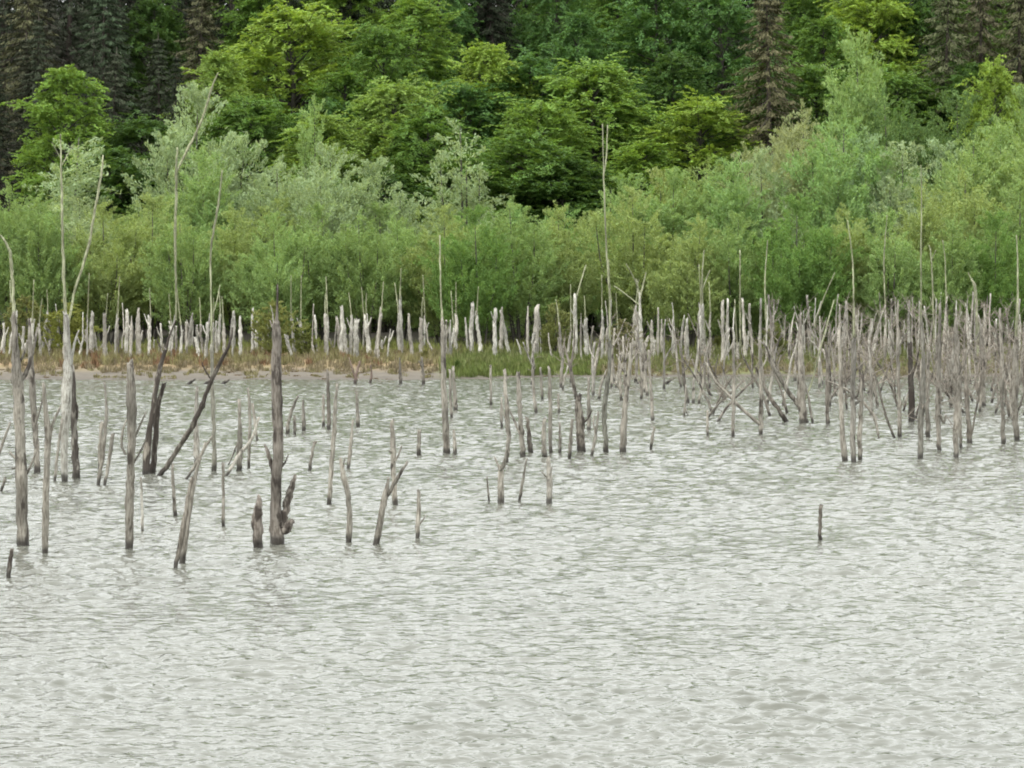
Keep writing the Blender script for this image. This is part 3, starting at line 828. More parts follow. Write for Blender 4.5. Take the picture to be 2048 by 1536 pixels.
def snag(trunk, branches=(), label='', color=MID, bark=0.45, Y=None, group='drowned trees in the lake', jag=None, name=None, cat='dead tree', under=True, twigs=0, twig_col=(0.27, 0.238, 0.20), tone=None):
    Yb = Y or water_dist(trunk[0][1])
    bx, by, bz = at(trunk[0][0], trunk[0][1], Yb)
    root = (bx, by, bz)
    top = None
    if trunk[0][1] > 640 and trunk[-1][1] < 560:      # slender living-coloured top above the bleached part
        i = [q for q, t in enumerate(trunk) if t[1] > 610][-1]
        top = [(a, b, c * 0.72) for a, b, c in trunk[i:]]; trunk = trunk[:i + 1] + [(trunk[i + 1][0] * 0.2 + trunk[i][0] * 0.8, trunk[i][1] - 12, trunk[i][2] * 0.7)]
    T = stroke(trunk, Yb, root, under)
    w = max(2.5, trunk[-1][2])
    j = (w * Yb / F * 0.9 if trunk[-1][2] > 4 else 0.02) if jag is None else jag
    V, Fq = tube(T, max(8, 5 * len(T)), 9 if trunk[0][2] > 9 else 7, 0.20, j, wob=0.13 if trunk[0][2] >= 12 else 0.26)
    me = mesh_np('trunk', V, Fq, M_WOOD, True)
    kt = tone or rnd.uniform(0.52, 0.74); col = tuple(c * kt for c in color)
    if not branches and not twigs and not top:
        o = link(name or 'tree_snag', me, None, root); o.color = (*col, bark)
        tag(o, label, cat, group); return o
    e = bpy.data.objects.new(name or 'dead_tree', None); COL.objects.link(e); e.location = root
    tag(e, label, cat, group)
    o = link('trunk', me, e); o.color = (*col, bark)
    if top:
        V, Fq = tube(stroke(top, Yb, root, False, 0.0), 5 * len(top), 6, 0.15, 0.0, wob=0.3)
        b = link('upper_stem', mesh_np('upper_stem', V, Fq, M_WOOD, True), e); b.color = (0.30, 0.315, 0.205, 0.25)
    for br in branches:
        dy = rnd.uniform(-0.35, 0.35)
        B = stroke(br, Yb, root, False, dy)
        V, Fq = tube(B, max(6, 4 * len(B)), 6, 0.15, 0.03 if br[-1][2] > 3 else 0.0, wob=0.3)
        b = link('branch', mesh_np('branch', V, Fq, M_WOOD, True), e); b.color = (*col, bark) if br[-1][1] > 600 else (0.30, 0.315, 0.205, 0.25)
    if twigs:
        parts = []
        z0, z1 = T[1][2], T[-1][2]
        for _ in range(twigs):
            f = rnd.uniform(0.35, 1.0)
            i = min(len(T) - 2, int(f * (len(T) - 1))); g = f * (len(T) - 1) - i
            p = np.array(T[i][:3]) * (1 - g) + np.array(T[i + 1][:3]) * g
            az = rnd.uniform(0, 6.28); ln = rnd.uniform(0.25, 0.9)
            d = np.array([math.cos(az), math.sin(az), rnd.uniform(0.1, 1.3)]); d /= np.linalg.norm(d)
            q = p + d * ln * 0.55; e2 = p + d * ln + np.array([rnd.uniform(-.12, .12), rnd.uniform(-.12, .12), rnd.uniform(-.05, .2)])
            parts.append(tube([(*p, 0.013), (*q, 0.009), (*e2, 0.004)], 4, 4, 0.0))
            for _2 in range(2):
                e3 = q + np.array([rnd.uniform(-.3, .3), rnd.uniform(-.3, .3), rnd.uniform(0.0, .35)])
                parts.append(tube([(*q, 0.008), (*((q + e3) / 2 + 0.02), 0.006), (*e3, 0.003)], 3, 4, 0.0))
        V, Fq = join(parts)
        b = link('twig', mesh_np('twig', V, Fq, M_WOOD, True), e); b.color = (*twig_col, 0.2); b['kind'] = 'stuff'
    return e


# -- left group
snag([(47, 1092, 24), (44, 1000, 23), (40, 880, 23), (36, 780, 22), (32, 720, 18), (28, 640, 13), (24, 540, 11)],
     [[(24, 545, 9), (20, 505, 8), (10, 482, 6), (0, 470, 4)], [(44, 760, 9), (56, 735, 8), (66, 700, 7), (76, 655, 4)], [(40, 725, 6), (50, 700, 5), (54, 680, 3)],
      [(42, 930, 7), (32, 918, 5), (20, 905, 4)], [(40, 935, 5), (25, 937, 4)], [(47, 960, 6), (60, 935, 5), (72, 905, 3)]],
     'thick grey drowned trunk closest to the left edge, forking near its top', MID, 0.5)
snag([(75, 944, 13), (72, 880, 12), (67, 820, 12), (64, 760, 14), (61, 700, 10), (58, 640, 6)], [[(70, 850, 5), (82, 812, 4), (86, 790, 3)]],
     'medium grey drowned trunk just right of the thick leftmost trunk', MID, 0.5)
snag([(91, 1107, 13), (91, 1030, 13), (93, 950, 13), (96, 880, 13), (91, 820, 10), (87, 768, 6)], [[(99, 880, 8), (105, 850, 6), (121, 813, 4)]],
     'slim grey snag with a side branch rising right, third from the left edge', MID, 0.3)
snag([(130, 962, 12), (128, 900, 14), (131, 830, 20), (135, 760, 20), (135, 700, 15), (132, 640, 14), (128, 560, 12), (126, 480, 11), (124, 400, 9), (122, 320, 6), (121, 268, 4)],
     [[(135, 655, 6), (150, 580, 7), (175, 500, 7), (190, 420, 7), (203, 345, 6), (206, 310, 3)], [(123, 320, 3), (112, 300, 2), (104, 285, 2)], [(124, 330, 3), (140, 300, 2), (148, 290, 2)], [(142, 730, 6), (148, 690, 5), (158, 660, 3)]],
     'tallest pale white tree in the water, left, with a long curved leaning limb', (0.50, 0.49, 0.44), 0.32)
snag([(153, 956, 16), (150, 900, 14), (147, 840, 13), (146, 790, 14), (143, 735, 9)], [[(150, 850, 6), (155, 825, 5), (153, 805, 3)]],
     'knotty dark-spotted trunk leaning against the tallest pale tree', PALE, 0.75)
snag([(110, 964, 6), (116, 900, 6), (124, 840, 5)], label='thin stick at the foot of the tallest pale tree', color=MID, bark=0.3)
snag([(-6, 920, 6), (8, 880, 6), (20, 846, 5)], label='slanting stick cut by the left edge', color=MID, bark=0.3)
snag([(3, 982, 6), (10, 958, 5)], label='tiny slanting stub at the left edge', color=MID, bark=0.3)
snag([(17, 1157, 9), (20, 1130, 9), (23, 1101, 8)], label='short dark stub nearest the lower left corner', color=DRK, bark=0.5)
snag([(196, 969, 8), (205, 915, 8), (211, 850, 7), (213, 810, 6), (209, 765, 4)], label='slender grey stick with bent tip between the pale tree and the single post', color=MID, bark=0.3)
snag([(209, 970, 7), (218, 925, 7), (225, 868, 7)], label='short grey stick leaning right between the pale tree and the single post', color=MID, bark=0.35)
snag([(200, 940, 9), (201, 890, 9), (202, 850, 8)], label='short upright stub left of the bent slender stick', color=MID, bark=0.35)
snag([(259, 1097, 18), (259, 1020, 17), (261, 940, 17), (264, 860, 17), (263, 790, 19), (259, 728, 14)],
     [[(252, 910, 5), (243, 890, 5), (246, 860, 4), (254, 838, 3)], [(268, 925, 5), (282, 900, 4), (292, 878, 3)], [(268, 880, 5), (280, 850, 4), (292, 825, 3)]],
     'tall grey post with a broken dark top, fourth large trunk from the left', MID, 0.4)
snag([(285, 1064, 6), (284, 1010, 5), (282, 955, 4)], label='thin pale stick just right of the tall broken post', color=PALE, bark=0.15)
snag([(292, 950, 15), (296, 885, 13), (305, 825, 11), (317, 750, 10), (333, 692, 7)], [[(331, 700, 6), (340, 670, 4), (352, 640, 3)], [(326, 705, 5), (318, 690, 4), (314, 678, 3)]],
     'dark leaning trunk, left of the crossed dark pair', DRK, 0.85)
snag([(305, 948, 13), (310, 885, 12), (315, 820, 10), (327, 770, 8)], label='dark split trunk at the foot of the dark leaning trunk', color=DRK, bark=0.85)
snag([(319, 953, 10), (345, 915, 10), (379, 862, 10), (400, 820, 10), (420, 768, 8), (441, 722, 8), (458, 692, 6), (466, 655, 4)],
     [[(401, 822, 6), (408, 812, 5), (409, 800, 3)], [(425, 762, 4), (410, 740, 3), (404, 725, 2)]],
     'long black pole leaning steeply to the right', DRK, 0.8)
snag([(350, 1033, 8), (347, 980, 7), (345, 930, 5)], label='thin upright stick in front of the long leaning pole', color=MID, bark=0.3)
snag([(351, 1136, 9), (364, 1065, 10), (378, 985, 9), (384, 958, 7)], label='dark slanting stake, nearer one of a pair', color=DRK, bark=0.6)
snag([(364, 1126, 12), (376, 1045, 10), (386, 975, 9), (398, 925, 6), (411, 885, 4)], label='pale slanting stake, right one of a pair', color=MID, bark=0.35)
snag([(374, 957, 6), (392, 928, 6), (405, 905, 6), (424, 872, 4)], label='bent stick leaning right above the slanting pair', color=MID, bark=0.4)
snag([(394, 925, 13), (393, 880, 11), (392, 840, 9), (394, 775, 5)], label='pale blunt snag behind the long leaning pole', color=PALE, bark=0.2)
snag([(428, 943, 10), (428, 860, 8), (425, 780, 8), (424, 700, 7), (422, 600, 6), (422, 500, 8), (433, 430, 9), (440, 385, 7), (444, 340, 5)], [[(423, 640, 3), (434, 600, 3), (440, 570, 2)]],
     'tall thin tree with a pale kinked upper stem, right of the long leaning pole', (0.42, 0.41, 0.34), 0.3)
snag([(352, 640, 5), (352, 560, 6), (350, 480, 7), (352, 400, 8), (353, 330, 6), (355, 295, 4)], [[(353, 345, 5), (372, 305, 6), (395, 260, 6), (412, 215, 6), (422, 180, 5), (436, 145, 3)]],
     'pale bare tree with one long limb curving right over the thicket', (0.40, 0.43, 0.28), 0.15, Y=184.0, group='bare trees on the bank', under=False)
snag([(447, 1053, 7), (447, 990, 6), (447, 927, 6)], label='thin straight stick between the slanting pair and the broad stump', color=MID, bark=0.35)
snag([(452, 952, 7), (480, 908, 7), (503, 878, 6), (518, 835, 4)], label='pale stick leaning right among a small cluster', color=PALE, bark=0.2)
snag([(478, 941, 11), (480, 880, 10), (478, 800, 6)], [[(480, 870, 4), (470, 900, 3), (457, 930, 3)]], 'upright grey snag in the small cluster left of the thickest trunk', MID, 0.35)
snag([(497, 935, 5), (500, 860, 7), (499, 815, 6), (496, 776, 4)], label='curved thin snag in the small cluster left of the thickest trunk', color=MID, bark=0.3)
snag([(515, 882, 5), (509, 840, 6), (505, 808, 5)], label='short stick leaning left beside the thickest trunk', color=MID, bark=0.3)
snag([(554, 1088, 30), (552, 1050, 25), (551, 990, 22), (556, 900, 22), (555, 800, 21), (553, 720, 20), (552, 655, 17), (554, 635, 8), (555, 570, 4)],
     [[(549, 952, 11), (541, 925, 9), (535, 905, 7), (530, 890, 4)], [(563, 1055, 20), (572, 1020, 17), (580, 985, 15), (590, 950, 6)], [(565, 1065, 20), (576, 1050, 17), (585, 1042, 10)],
      [(562, 935, 5), (570, 925, 4), (577, 910, 2)], [(545, 655, 5), (540, 640, 3)]],
     'thickest drowned trunk with a split stump at its foot and two stubs', (0.35, 0.315, 0.275), 0.55)
snag([(516, 1097, 20), (515, 1060, 21), (516, 1025, 19), (518, 1003, 12), (517, 990, 4)], label='short pointed stump beside the thickest drowned trunk', color=(0.36, 0.32, 0.28), bark=0.5)
# -- middle
snag([(575, 868, 8), (578, 840, 7), (586, 815, 6), (596, 792, 4)], label='thin bent stick just right of the thickest trunk', color=MID, bark=0.3)
snag([(590, 870, 6), (589, 834, 5)], label='tiny stub between two sticks right of the thickest trunk', color=MID, bark=0.3)
snag([(608, 862, 9), (607, 832, 7), (606, 803, 5)], label='short stick with a thick foot right of the thickest trunk', color=MID, bark=0.4)
snag([(619, 941, 7), (624, 908, 6), (629, 884, 5)], [[(628, 890, 4), (634, 882, 3)]], 'short crooked stick alone on open water left of centre', MID, 0.35)
snag([(647, 853, 7), (647, 820, 6), (647, 790, 5)], label='short straight stick left of a taller bare sapling', color=MID, bark=0.3)
snag([(658, 1008, 9), (663, 940, 9), (667, 870, 9), (671, 810, 8), (675, 768, 5)], label='tall bowed sapling, tallest stick on the open water left of centre', color=MID, bark=0.35)
snag([(658, 858, 8), (657, 800, 8), (655, 740, 4)], label='straight dark stick behind the tall bowed sapling', color=DRK, bark=0.3)
snag([(697, 1084, 12), (699, 1030, 11), (695, 985, 10), (687, 950, 11), (681, 918, 6)], [[(690, 955, 4), (687, 930, 3), (690, 915, 2)]], 'grey stake with its top bent left, right of the bowed sapling', MID, 0.35)
snag([(696, 938, 7), (701, 890, 7), (706, 843, 5)], label='thin stick leaning right behind the bent-topped stake', color=MID, bark=0.3)
snag([(716, 853, 9), (715, 820, 7), (713, 784, 5)], label='short stick behind and right of the bent-topped stake', color=MID, bark=0.3)
snag([(752, 1089, 13), (762, 1035, 13), (772, 985, 11), (777, 955, 4)], [[(769, 1000, 8), (782, 980, 8), (798, 950, 7), (815, 924, 5)]], 'dark-footed slanting stake forking into a V', MID, 0.5)
snag([(792, 1013, 10), (788, 950, 11), (786, 905, 11), (784, 843, 8)], [[(788, 925, 5), (796, 912, 4), (804, 891, 3)], [(786, 908, 5), (779, 902, 4)]], 'upright grey snag with knobby middle behind the V-forked stake', MID, 0.5)
snag([(838, 911, 9), (838, 885, 8), (838, 861, 7)], label='short blunt stub alone on open water left of centre', color=MID, bark=0.35)
snag([(835, 1076, 9), (837, 1030, 9), (838, 985, 7)], [[(837, 1050, 3), (846, 1040, 3), (852, 1030, 2)]], 'small grey stake right of the V-forked stake', MID, 0.3)
snag([(893, 907, 15), (891, 850, 13), (888, 780, 12), (887, 700, 10), (885, 650, 8), (882, 590, 6), (880, 520, 6), (880, 470, 5)], [[(887, 690, 4), (896, 660, 3), (900, 640, 2)]],
     'straight tall trunk with a pale thin top, just left of centre', MID, 0.45)
snag([(911, 909, 8), (909, 880, 7), (907, 860, 4)], label='short stub at the foot of the straight tall trunk', color=MID, bark=0.35)
snag([(911, 820, 9), (909, 785, 8), (906, 735, 5)], label='slim stick behind the straight tall trunk, right side', color=MID, bark=0.35)
snag([(903, 836, 6), (901, 790, 6), (900, 740, 5)], label='thin stick close behind the straight tall trunk', color=MID, bark=0.35)
snag([(978, 1003, 4), (976, 978, 4), (974, 953, 3)], label='thinnest twig left of the two small Y-shaped stakes', color=MID, bark=0.2)
snag([(1001, 1006, 13), (1001, 965, 12), (1003, 932, 11)], [[(1000, 940, 5), (994, 925, 4), (989, 914, 3)], [(1004, 938, 8), (1011, 915, 8), (1017, 885, 5)]], 'small Y-shaped stake, left one of two', MID, 0.35)
snag([(1012, 925, 10), (1017, 870, 9), (1013, 810, 9), (1009, 740, 6)], [[(1016, 850, 3), (1008, 830, 3), (1003, 800, 2)]], 'tall wavy stick behind the left Y-shaped stake', MID, 0.4)
snag([(1003, 855, 5), (1003, 825, 5), (1003, 795, 4)], label='short thin stick behind the tall wavy stick', color=MID, bark=0.3)
snag([(1039, 1003, 6), (1045, 965, 5), (1053, 917, 4)], label='thin twig leaning right between the two Y-shaped stakes', color=MID, bark=0.25)
snag([(1098, 1007, 12), (1099, 965, 12), (1096, 918, 8)], [[(1096, 958, 6), (1090, 950, 4), (1083, 943, 3)], [(1099, 950, 4), (1104, 935, 3)]], 'small stake with one side spur, right one of two', PALE, 0.25)
snag([(1047, 914, 11), (1043, 865, 10), (1039, 805, 10), (1037, 745, 7)], [[(1043, 875, 6), (1030, 845, 5), (1018, 818, 4)]], 'snag with a branch slanting up left, left of the dark stump', MID, 0.45)
snag([(1062, 906, 10), (1058, 870, 9), (1055, 838, 6)], label='short dark stub right beside the snag with the slanting branch', color=DRK, bark=0.4)
snag([(1090, 916, 10), (1087, 875, 9), (1088, 840, 6)], label='short grey stake left of two thin poles near centre', color=MID, bark=0.35)
snag([(1101, 906, 8), (1101, 840, 8), (1099, 770, 7), (1098, 735, 5)], label='straight thin pole left of the dark stump', color=MID, bark=0.35)
snag([(1120, 907, 7), (1120, 875, 6), (1119, 845, 4)], label='short thin pole between the straight pole and the dark stump', color=MID, bark=0.3)
snag([(1139, 916, 8), (1142, 880, 7), (1145, 840, 6)], label='short stick touching the dark stump on its left', color=MID, bark=0.3)
snag([(1162, 903, 18), (1161, 860, 17), (1158, 825, 16), (1157, 796, 12)], [[(1154, 800, 6), (1148, 770, 5), (1142, 735, 4)], [(1168, 845, 4), (1177, 835, 4), (1184, 820, 3)]], 'dark thick stump with flat top near the middle of the water', DRK, 0.75)
snag([(1183, 911, 6), (1191, 870, 6), (1197, 823, 4)], [[(1191, 868, 4), (1187, 845, 3), (1188, 830, 2)]], 'thin forked stick right of the dark thick stump', MID, 0.25)
snag([(1178, 862, 8), (1178, 810, 7), (1177, 755, 5)], label='straight stick behind the dark thick stump', color=MID, bark=0.3)
snag([(1213, 904, 11), (1209, 840, 10), (1212, 790, 9), (1218, 745, 8), (1220, 690, 7), (1219, 600, 6), (1213, 500, 6), (1209, 400, 6), (1207, 330, 5), (1205, 248, 4)],
     [[(1208, 345, 4), (1213, 310, 4), (1215, 250, 3)]], 'tallest thin bare stem in the middle, forked like a needle at its tip', (0.30, 0.30, 0.25), 0.4)
snag([(1245, 904, 14), (1248, 850, 12), (1251, 800, 10), (1258, 750, 8), (1262, 690, 6)], label='leaning grey trunk right of the tallest thin stem', color=MID, bark=0.4)
snag([(1302, 899, 6), (1305, 875, 6), (1309, 855, 4)], label='short crooked stick alone right of the leaning grey trunk', color=MID, bark=0.3)
snag([(982, 810, 6), (982, 780, 5), (981, 730, 4)], label='thin distant stick left of the tall wavy stick', color=MID, bark=0.3)
snag([(1072, 826, 7), (1068, 790, 6), (1065, 740, 5)], label='thin distant stick left of the straight thin pole', color=MID, bark=0.3)
snag([(1118, 826, 6), (1117, 805, 5), (1117, 788, 4)], label='tiny distant stick above the short thin pole', color=MID, bark=0.3)
snag([(1085, 800, 6), (1083, 775, 5), (1081, 735, 4)], label='thin distant stick between two poles near centre', color=MID, bark=0.3)
snag([(802, 768, 7), (800, 745, 6), (799, 715, 3)], label='dark little stub at the water edge under the tall white trunk', color=DRK, bark=0.4)
snag([(848, 769, 7), (846, 745, 6), (843, 715, 5)], [[(845, 735, 4), (838, 722, 3)]], 'dark little forked stub at the water edge left of centre', DRK, 0.4)
snag([(710, 768, 7), (714, 745, 6), (720, 722, 4)], [[(711, 760, 4), (704, 735, 3), (698, 715, 2)]], 'small brown forked branch at the edge of the mud', (0.24, 0.18, 0.15), 0.3)
snag([(740, 768, 5), (743, 750, 4), (741, 730, 3)], label='tiny brown stub at the edge of the mud', color=(0.24, 0.18, 0.15), bark=0.3)
# -- right
snag([(1415, 871, 6), (1415, 846, 5), (1415, 821, 4)], label='short thin stick alone left of the crossing dead branches', color=MID, bark=0.3)
snag([(1466, 873, 8), (1467, 820, 8), (1468, 755, 7), (1466, 690, 5)], label='straight thin pole behind the leftmost crossing branch', color=MID, bark=0.35)
snag([(1523, 868, 9), (1522, 810, 8), (1521, 740, 7), (1520, 680, 5)], [[(1521, 850, 7), (1500, 832, 7), (1478, 812, 7), (1450, 783, 6), (1430, 762, 6), (1412, 725, 4)]],
     'pole with a long branch slanting far up to the left', MID, 0.4)
snag([(1573, 844, 10), (1560, 822, 9), (1542, 798, 8), (1523, 762, 6), (1512, 735, 4)], label='dark branch slanting up left, middle one of three', color=DRK, bark=0.7)
snag([(1607, 846, 19), (1604, 800, 18), (1602, 750, 15), (1601, 690, 10), (1600, 630, 7)],
     [[(1597, 812, 9), (1578, 785, 9), (1560, 757, 8), (1545, 728, 7), (1536, 700, 5), (1520, 680, 3)], [(1610, 800, 5), (1625, 760, 4), (1640, 700, 3), (1668, 600, 3)]],
     'thick grey trunk with a black branch slanting up to the left', MID, 0.5)
snag([(1655, 849, 9), (1655, 800, 8), (1655, 745, 7), (1652, 690, 5)], label='single straight pole right of the thick grey trunk', color=DRK, bark=0.35)
snag([(1625, 846, 5), (1618, 800, 5), (1612, 770, 3)], label='thin stick leaning left at the foot of the thick grey trunk', color=MID, bark=0.3)
snag([(1689, 923, 12), (1685, 860, 10), (1682, 790, 10), (1681, 740, 8), (1678, 660, 5)], label='left pole of the three standing closest together on the right', color=MID, bark=0.4)
snag([(1707, 926, 11), (1706, 850, 11), (1706, 770, 10), (1708, 690, 9), (1707, 600, 7), (1705, 520, 5), (1695, 440, 3)], [[(1705, 815, 5), (1714, 805, 5), (1722, 800, 4)]],
     'middle and tallest pole of the three standing together on the right', (0.31, 0.295, 0.26), 0.4)
snag([(1720, 921, 10), (1720, 860, 9), (1722, 800, 9), (1725, 750, 6)], [[(1722, 800, 6), (1735, 815, 6), (1748, 833, 7), (1758, 876, 4)], [(1722, 805, 5), (1695, 780, 5), (1655, 762, 3)]],
     'right pole of the three standing together, with drooping crossed branches', MID, 0.5)
snag([(1789, 876, 5), (1772, 832, 5), (1757, 775, 5), (1748, 745, 3)], label='thin branch leaning left right of the three poles', color=DRK, bark=0.4, twigs=6)
snag([(1799, 874, 9), (1799, 820, 8), (1797, 760, 8), (1795, 690, 6), (1796, 600, 4)], label='straight pole right of the thin leaning branch', color=MID, bark=0.35, twigs=10)
snag([(1823, 843, 13), (1823, 800, 12), (1822, 750, 11), (1820, 690, 8)], [[(1822, 760, 5), (1832, 730, 4), (1838, 700, 3)]], 'black upright trunk among the grey poles on the right', BLK, 0.8)
snag([(1841, 917, 12), (1842, 850, 12), (1845, 790, 11), (1847, 720, 8), (1843, 640, 6), (1842, 520, 5), (1843, 400, 4), (1842, 330, 3)], label='tall pole reaching high over the thicket on the right', color=(0.30, 0.29, 0.25), bark=0.4, twigs=10)
snag([(1856, 875, 9), (1855, 820, 8), (1855, 760, 8), (1856, 690, 5)], label='short pole just right of the tall pole on the right', color=MID, bark=0.35, twigs=8)
snag([(1878, 902, 10), (1876, 840, 10), (1877, 770, 10), (1878, 700, 8), (1880, 610, 6)], [[(1879, 830, 6), (1888, 845, 5), (1891, 830, 3)]], 'grey pole with a low spur, right half', MID, 0.4, twigs=10)
snag([(1911, 915, 11), (1913, 850, 13), (1915, 780, 14), (1914, 720, 12), (1912, 640, 8)], [[(1914, 780, 5), (1900, 750, 4), (1894, 715, 3)], [(1916, 760, 5), (1928, 735, 4), (1935, 700, 3)]], 'broad grey trunk crowned with brown twigs, far right', MID, 0.4, twigs=16)
snag([(1921, 897, 7), (1921, 850, 6), (1920, 800, 5)], label='thin pole hugging the broad twiggy trunk, far right', color=MID, bark=0.3)
snag([(1939, 887, 10), (1936, 830, 9), (1932, 770, 8), (1930, 700, 6)], [[(1941, 880, 4), (1950, 830, 4), (1958, 785, 4), (1964, 740, 3)]], 'V-shaped pair of stems far right', DRK, 0.45, twigs=6)
snag([(2006, 889, 9), (2006, 840, 8), (2004, 780, 9), (2003, 700, 8), (2000, 620, 6)], label='grey pole, third from the right edge', color=MID, bark=0.35, twigs=12)
snag([(2033, 881, 11), (2030, 830, 12), (2030, 760, 13), (2032, 690, 10), (2036, 560, 7), (2033, 470, 5)], [[(2033, 830, 4), (2044, 800, 4), (2050, 770, 3)]], 'stout grey trunk at the right edge, tall thin top', MID, 0.4, twigs=14)
snag([(1966, 812, 11), (1966, 780, 10), (1966, 720, 9), (1960, 640, 6)], [[(1955, 725, 6), (1948, 705, 6), (1938, 685, 4)]], 'distant trunk with a short black branch, far right', MID, 0.5, twigs=8)
snag([(1640, 1081, 8), (1640, 1050, 8), (1642, 1013, 7)], label='lone dark stake far from all others on the open water at right', color=DRK, bark=0.3)
snag([(1305, 842, 7), (1303, 800, 7), (1299, 740, 6), (1297, 700, 4)], label='slim snag right of the tallest thin stem, before the shore', color=MID, bark=0.35)
snag([(1368, 832, 5), (1371, 800, 4), (1372, 770, 3)], [[(1370, 815, 3), (1378, 835, 2)]], 'tiny splayed twig left of the crossing branches', MID, 0.2)

# -- dense shallows along the right shore
GR_R = 'thin dead trunks crowding the shallows on the right'
r2 = random.Random(77)
us = sorted(1010 + 1050 * r2.random() ** 0.62 for _ in range(88))
MARKS = [(0, 'the tall wavy stick'), (1047, 'the snag with the slanting branch'), (1101, 'the straight thin pole'), (1162, 'the dark thick stump'), (1213, 'the tallest thin stem'), (1250, 'the leaning grey trunk'), (1305, 'the slim snag before the shore'),
         (1415, 'the short lone stick'), (1466, 'the pole behind the crossing branch'), (1523, 'the pole with the long branch'), (1607, 'the thick trunk with the black branch'), (1655, 'the single straight pole'), (1720, 'the three close poles'), (1799, 'the thin leaning branch'),
         (1823, 'the black upright trunk'), (1878, 'the pole with the low spur'), (1914, 'the broad twiggy trunk'), (1939, 'the V-shaped stems'), (2006, 'the grey pole near the right edge')]
labs = count_off(us, MARKS, 'thin dead trunk in the shallows')
for i in range(88):
    u = us[i]
    dens = (u - 1000) / 1050.0
    v = 762 + r2.random() ** 1.6 * (28 + 62 * dens)
    hgt = r2.uniform(60, 150) * (0.8 + 0.5 * dens)
    w = r2.uniform(3, 7)
    lean = r2.gauss(0, 15)
    pts = [(u, v, w), (u + lean * 0.3 + r2.uniform(-2, 2), v - hgt * 0.35, w * 0.95), (u + lean * 0.6 + r2.uniform(-3, 3), v - hgt * 0.7, w * 0.8), (u + lean, v - hgt, w * r2.choice((0.7, 0.5, 0.3)))]
    br = []
    if r2.random() < 0.45:
        k0 = r2.uniform(0.4, 0.8); sx = r2.choice((-1, 1))
        b0 = (u + lean * k0, v - hgt * k0)
        br.append([(b0[0], b0[1], 4), (b0[0] + sx * 8, b0[1] - 16, 3), (b0[0] + sx * r2.uniform(10, 26), b0[1] - r2.uniform(30, 55), 2)])
    tone = r2.choice((MID, MID, DRK, PALE, (0.40, 0.38, 0.34)))
    lab = labs[i]
    snag(pts, br, lab, tone, r2.uniform(0.2, 0.6), group=GR_R if u > 1640 else 'thin dead trunks before the grassy shore', tone=r2.uniform(0.58, 0.90), twigs=(r2.randint(10, 26) if u > 1640 else (r2.randint(0, 2) * 4)))
# long slanting branches caught among them
sl = sorted(r2.uniform(1400, 2040) for _ in range(26))
for u, lab in zip(sl, count_off(sl, MARKS, 'slanting dead branch')):
    v = r2.uniform(775, 850); dx = r2.choice((-1, 1)) * r2.uniform(25, 75); hh = r2.uniform(60, 130)
    pts = [(u, v, r2.uniform(4, 6.5)), (u + dx * 0.3, v - hh * 0.38, 4.5), (u + dx * 0.7 + r2.uniform(-4, 4), v - hh * 0.72, 4), (u + dx, v - hh, 2.5)]
    br = [[(u + dx * 0.5, v - hh * 0.55, 3), (u + dx * 0.45, v - hh * 0.75, 2.5), (u + dx * 0.3, v - hh * 0.95, 2)]]
    snag(pts, br, lab, r2.choice((MID, DRK, MID)), r2.uniform(0.3, 0.6), group='slanting branches on the right', twigs=r2.randint(6, 14), name='dead_branch', cat='dead branch')
# drift twigs lying in the shallows of the mud shore
for i, u in enumerate((376, 410, 445, 1276, 1330)):
    snag([(u, 768, 6), (u + 6, 764, 6), (u + 14, 758, 4)], label=['first', 'second', 'third', 'fourth', 'fifth'][i] + ' dark drift stub from the left along the water edge', color=DRK, bark=0.5, group='drift stubs at the water edge')

# -- bleached trunks on the bank: u, top v, width, lean px
bank = [(8, 655, 6, 0), (20, 640, 7, 2), (32, 626, 8, 1), (47, 655, 7, 0), (62, 640, 9, 2), (80, 650, 6, -2), (100, 645, 7, -3), (114, 655, 6, 2), (132, 632, 9, 2), (182, 628, 10, 3), (196, 662, 6, -9),
        (209, 630, 9, 0), (235, 640, 8, 0), (253, 622, 9, 1), (263, 640, 8, 0), (277, 618, 11, 0), (300, 632, 8, -3), (318, 690, 6, 1), (340, 645, 8, 2), (350, 652, 6, 3), (360, 660, 6, 6), (373, 645, 6, 0),
        (384, 642, 6, 0), (394, 650, 6, 0), (404, 650, 6, -2), (414, 648, 7, 0), (425, 645, 6, 2), (437, 630, 7, 4), (448, 648, 8, -1), (466, 624, 12, 1), (505, 618, 7, 1), (524, 655, 5, 3), (590, 628, 8, -8),
        (632, 630, 6, -3), (652, 630, 9, -2), (668, 695, 5, 0), (683, 616, 9, 1), (694, 650, 9, -6), (711, 643, 12, 2), (738, 634, 10, -6), (750, 630, 9, 12), (762, 680, 6, 2), (802, 592, 13, -2), (843, 638, 10, 0),
        (893, 640, 6, 0), (901, 640, 7, 0), (912, 628, 9, 0), (943, 610, 10, 2), (990, 620, 9, 1), (1000, 614, 9, 4), (1057, 612, 6, -1), (1072, 616, 14, 2), (1122, 645, 6, -4), (1150, 592, 10, 0),
        (1175, 640, 10, -4), (1204, 620, 7, 0), (1222, 600, 7, 0), (1270, 612, 11, 2), (1283, 585, 9, -4), (1303, 640, 9, 0), (1316, 615, 6, 0), (1345, 640, 6, 1), (1360, 630, 6, 9), (1376, 640, 7, -2),
        (1402, 612, 15, 1), (1412, 660, 6, -5), (1445, 605, 8, 0), (1456, 600, 7, 0), (1470, 655, 6, -4), (1490, 600, 8, -5), (1504, 610, 7, -5), (1519, 600, 7, 2)]
ords = ['first', 'second', 'third', 'fourth', 'fifth', 'sixth', 'seventh', 'eighth', 'ninth', 'tenth', 'eleventh', 'twelfth', 'thirteenth', 'fourteenth', 'fifteenth', 'sixteenth', 'seventeenth', 'eighteenth', 'nineteenth', 'twentieth']


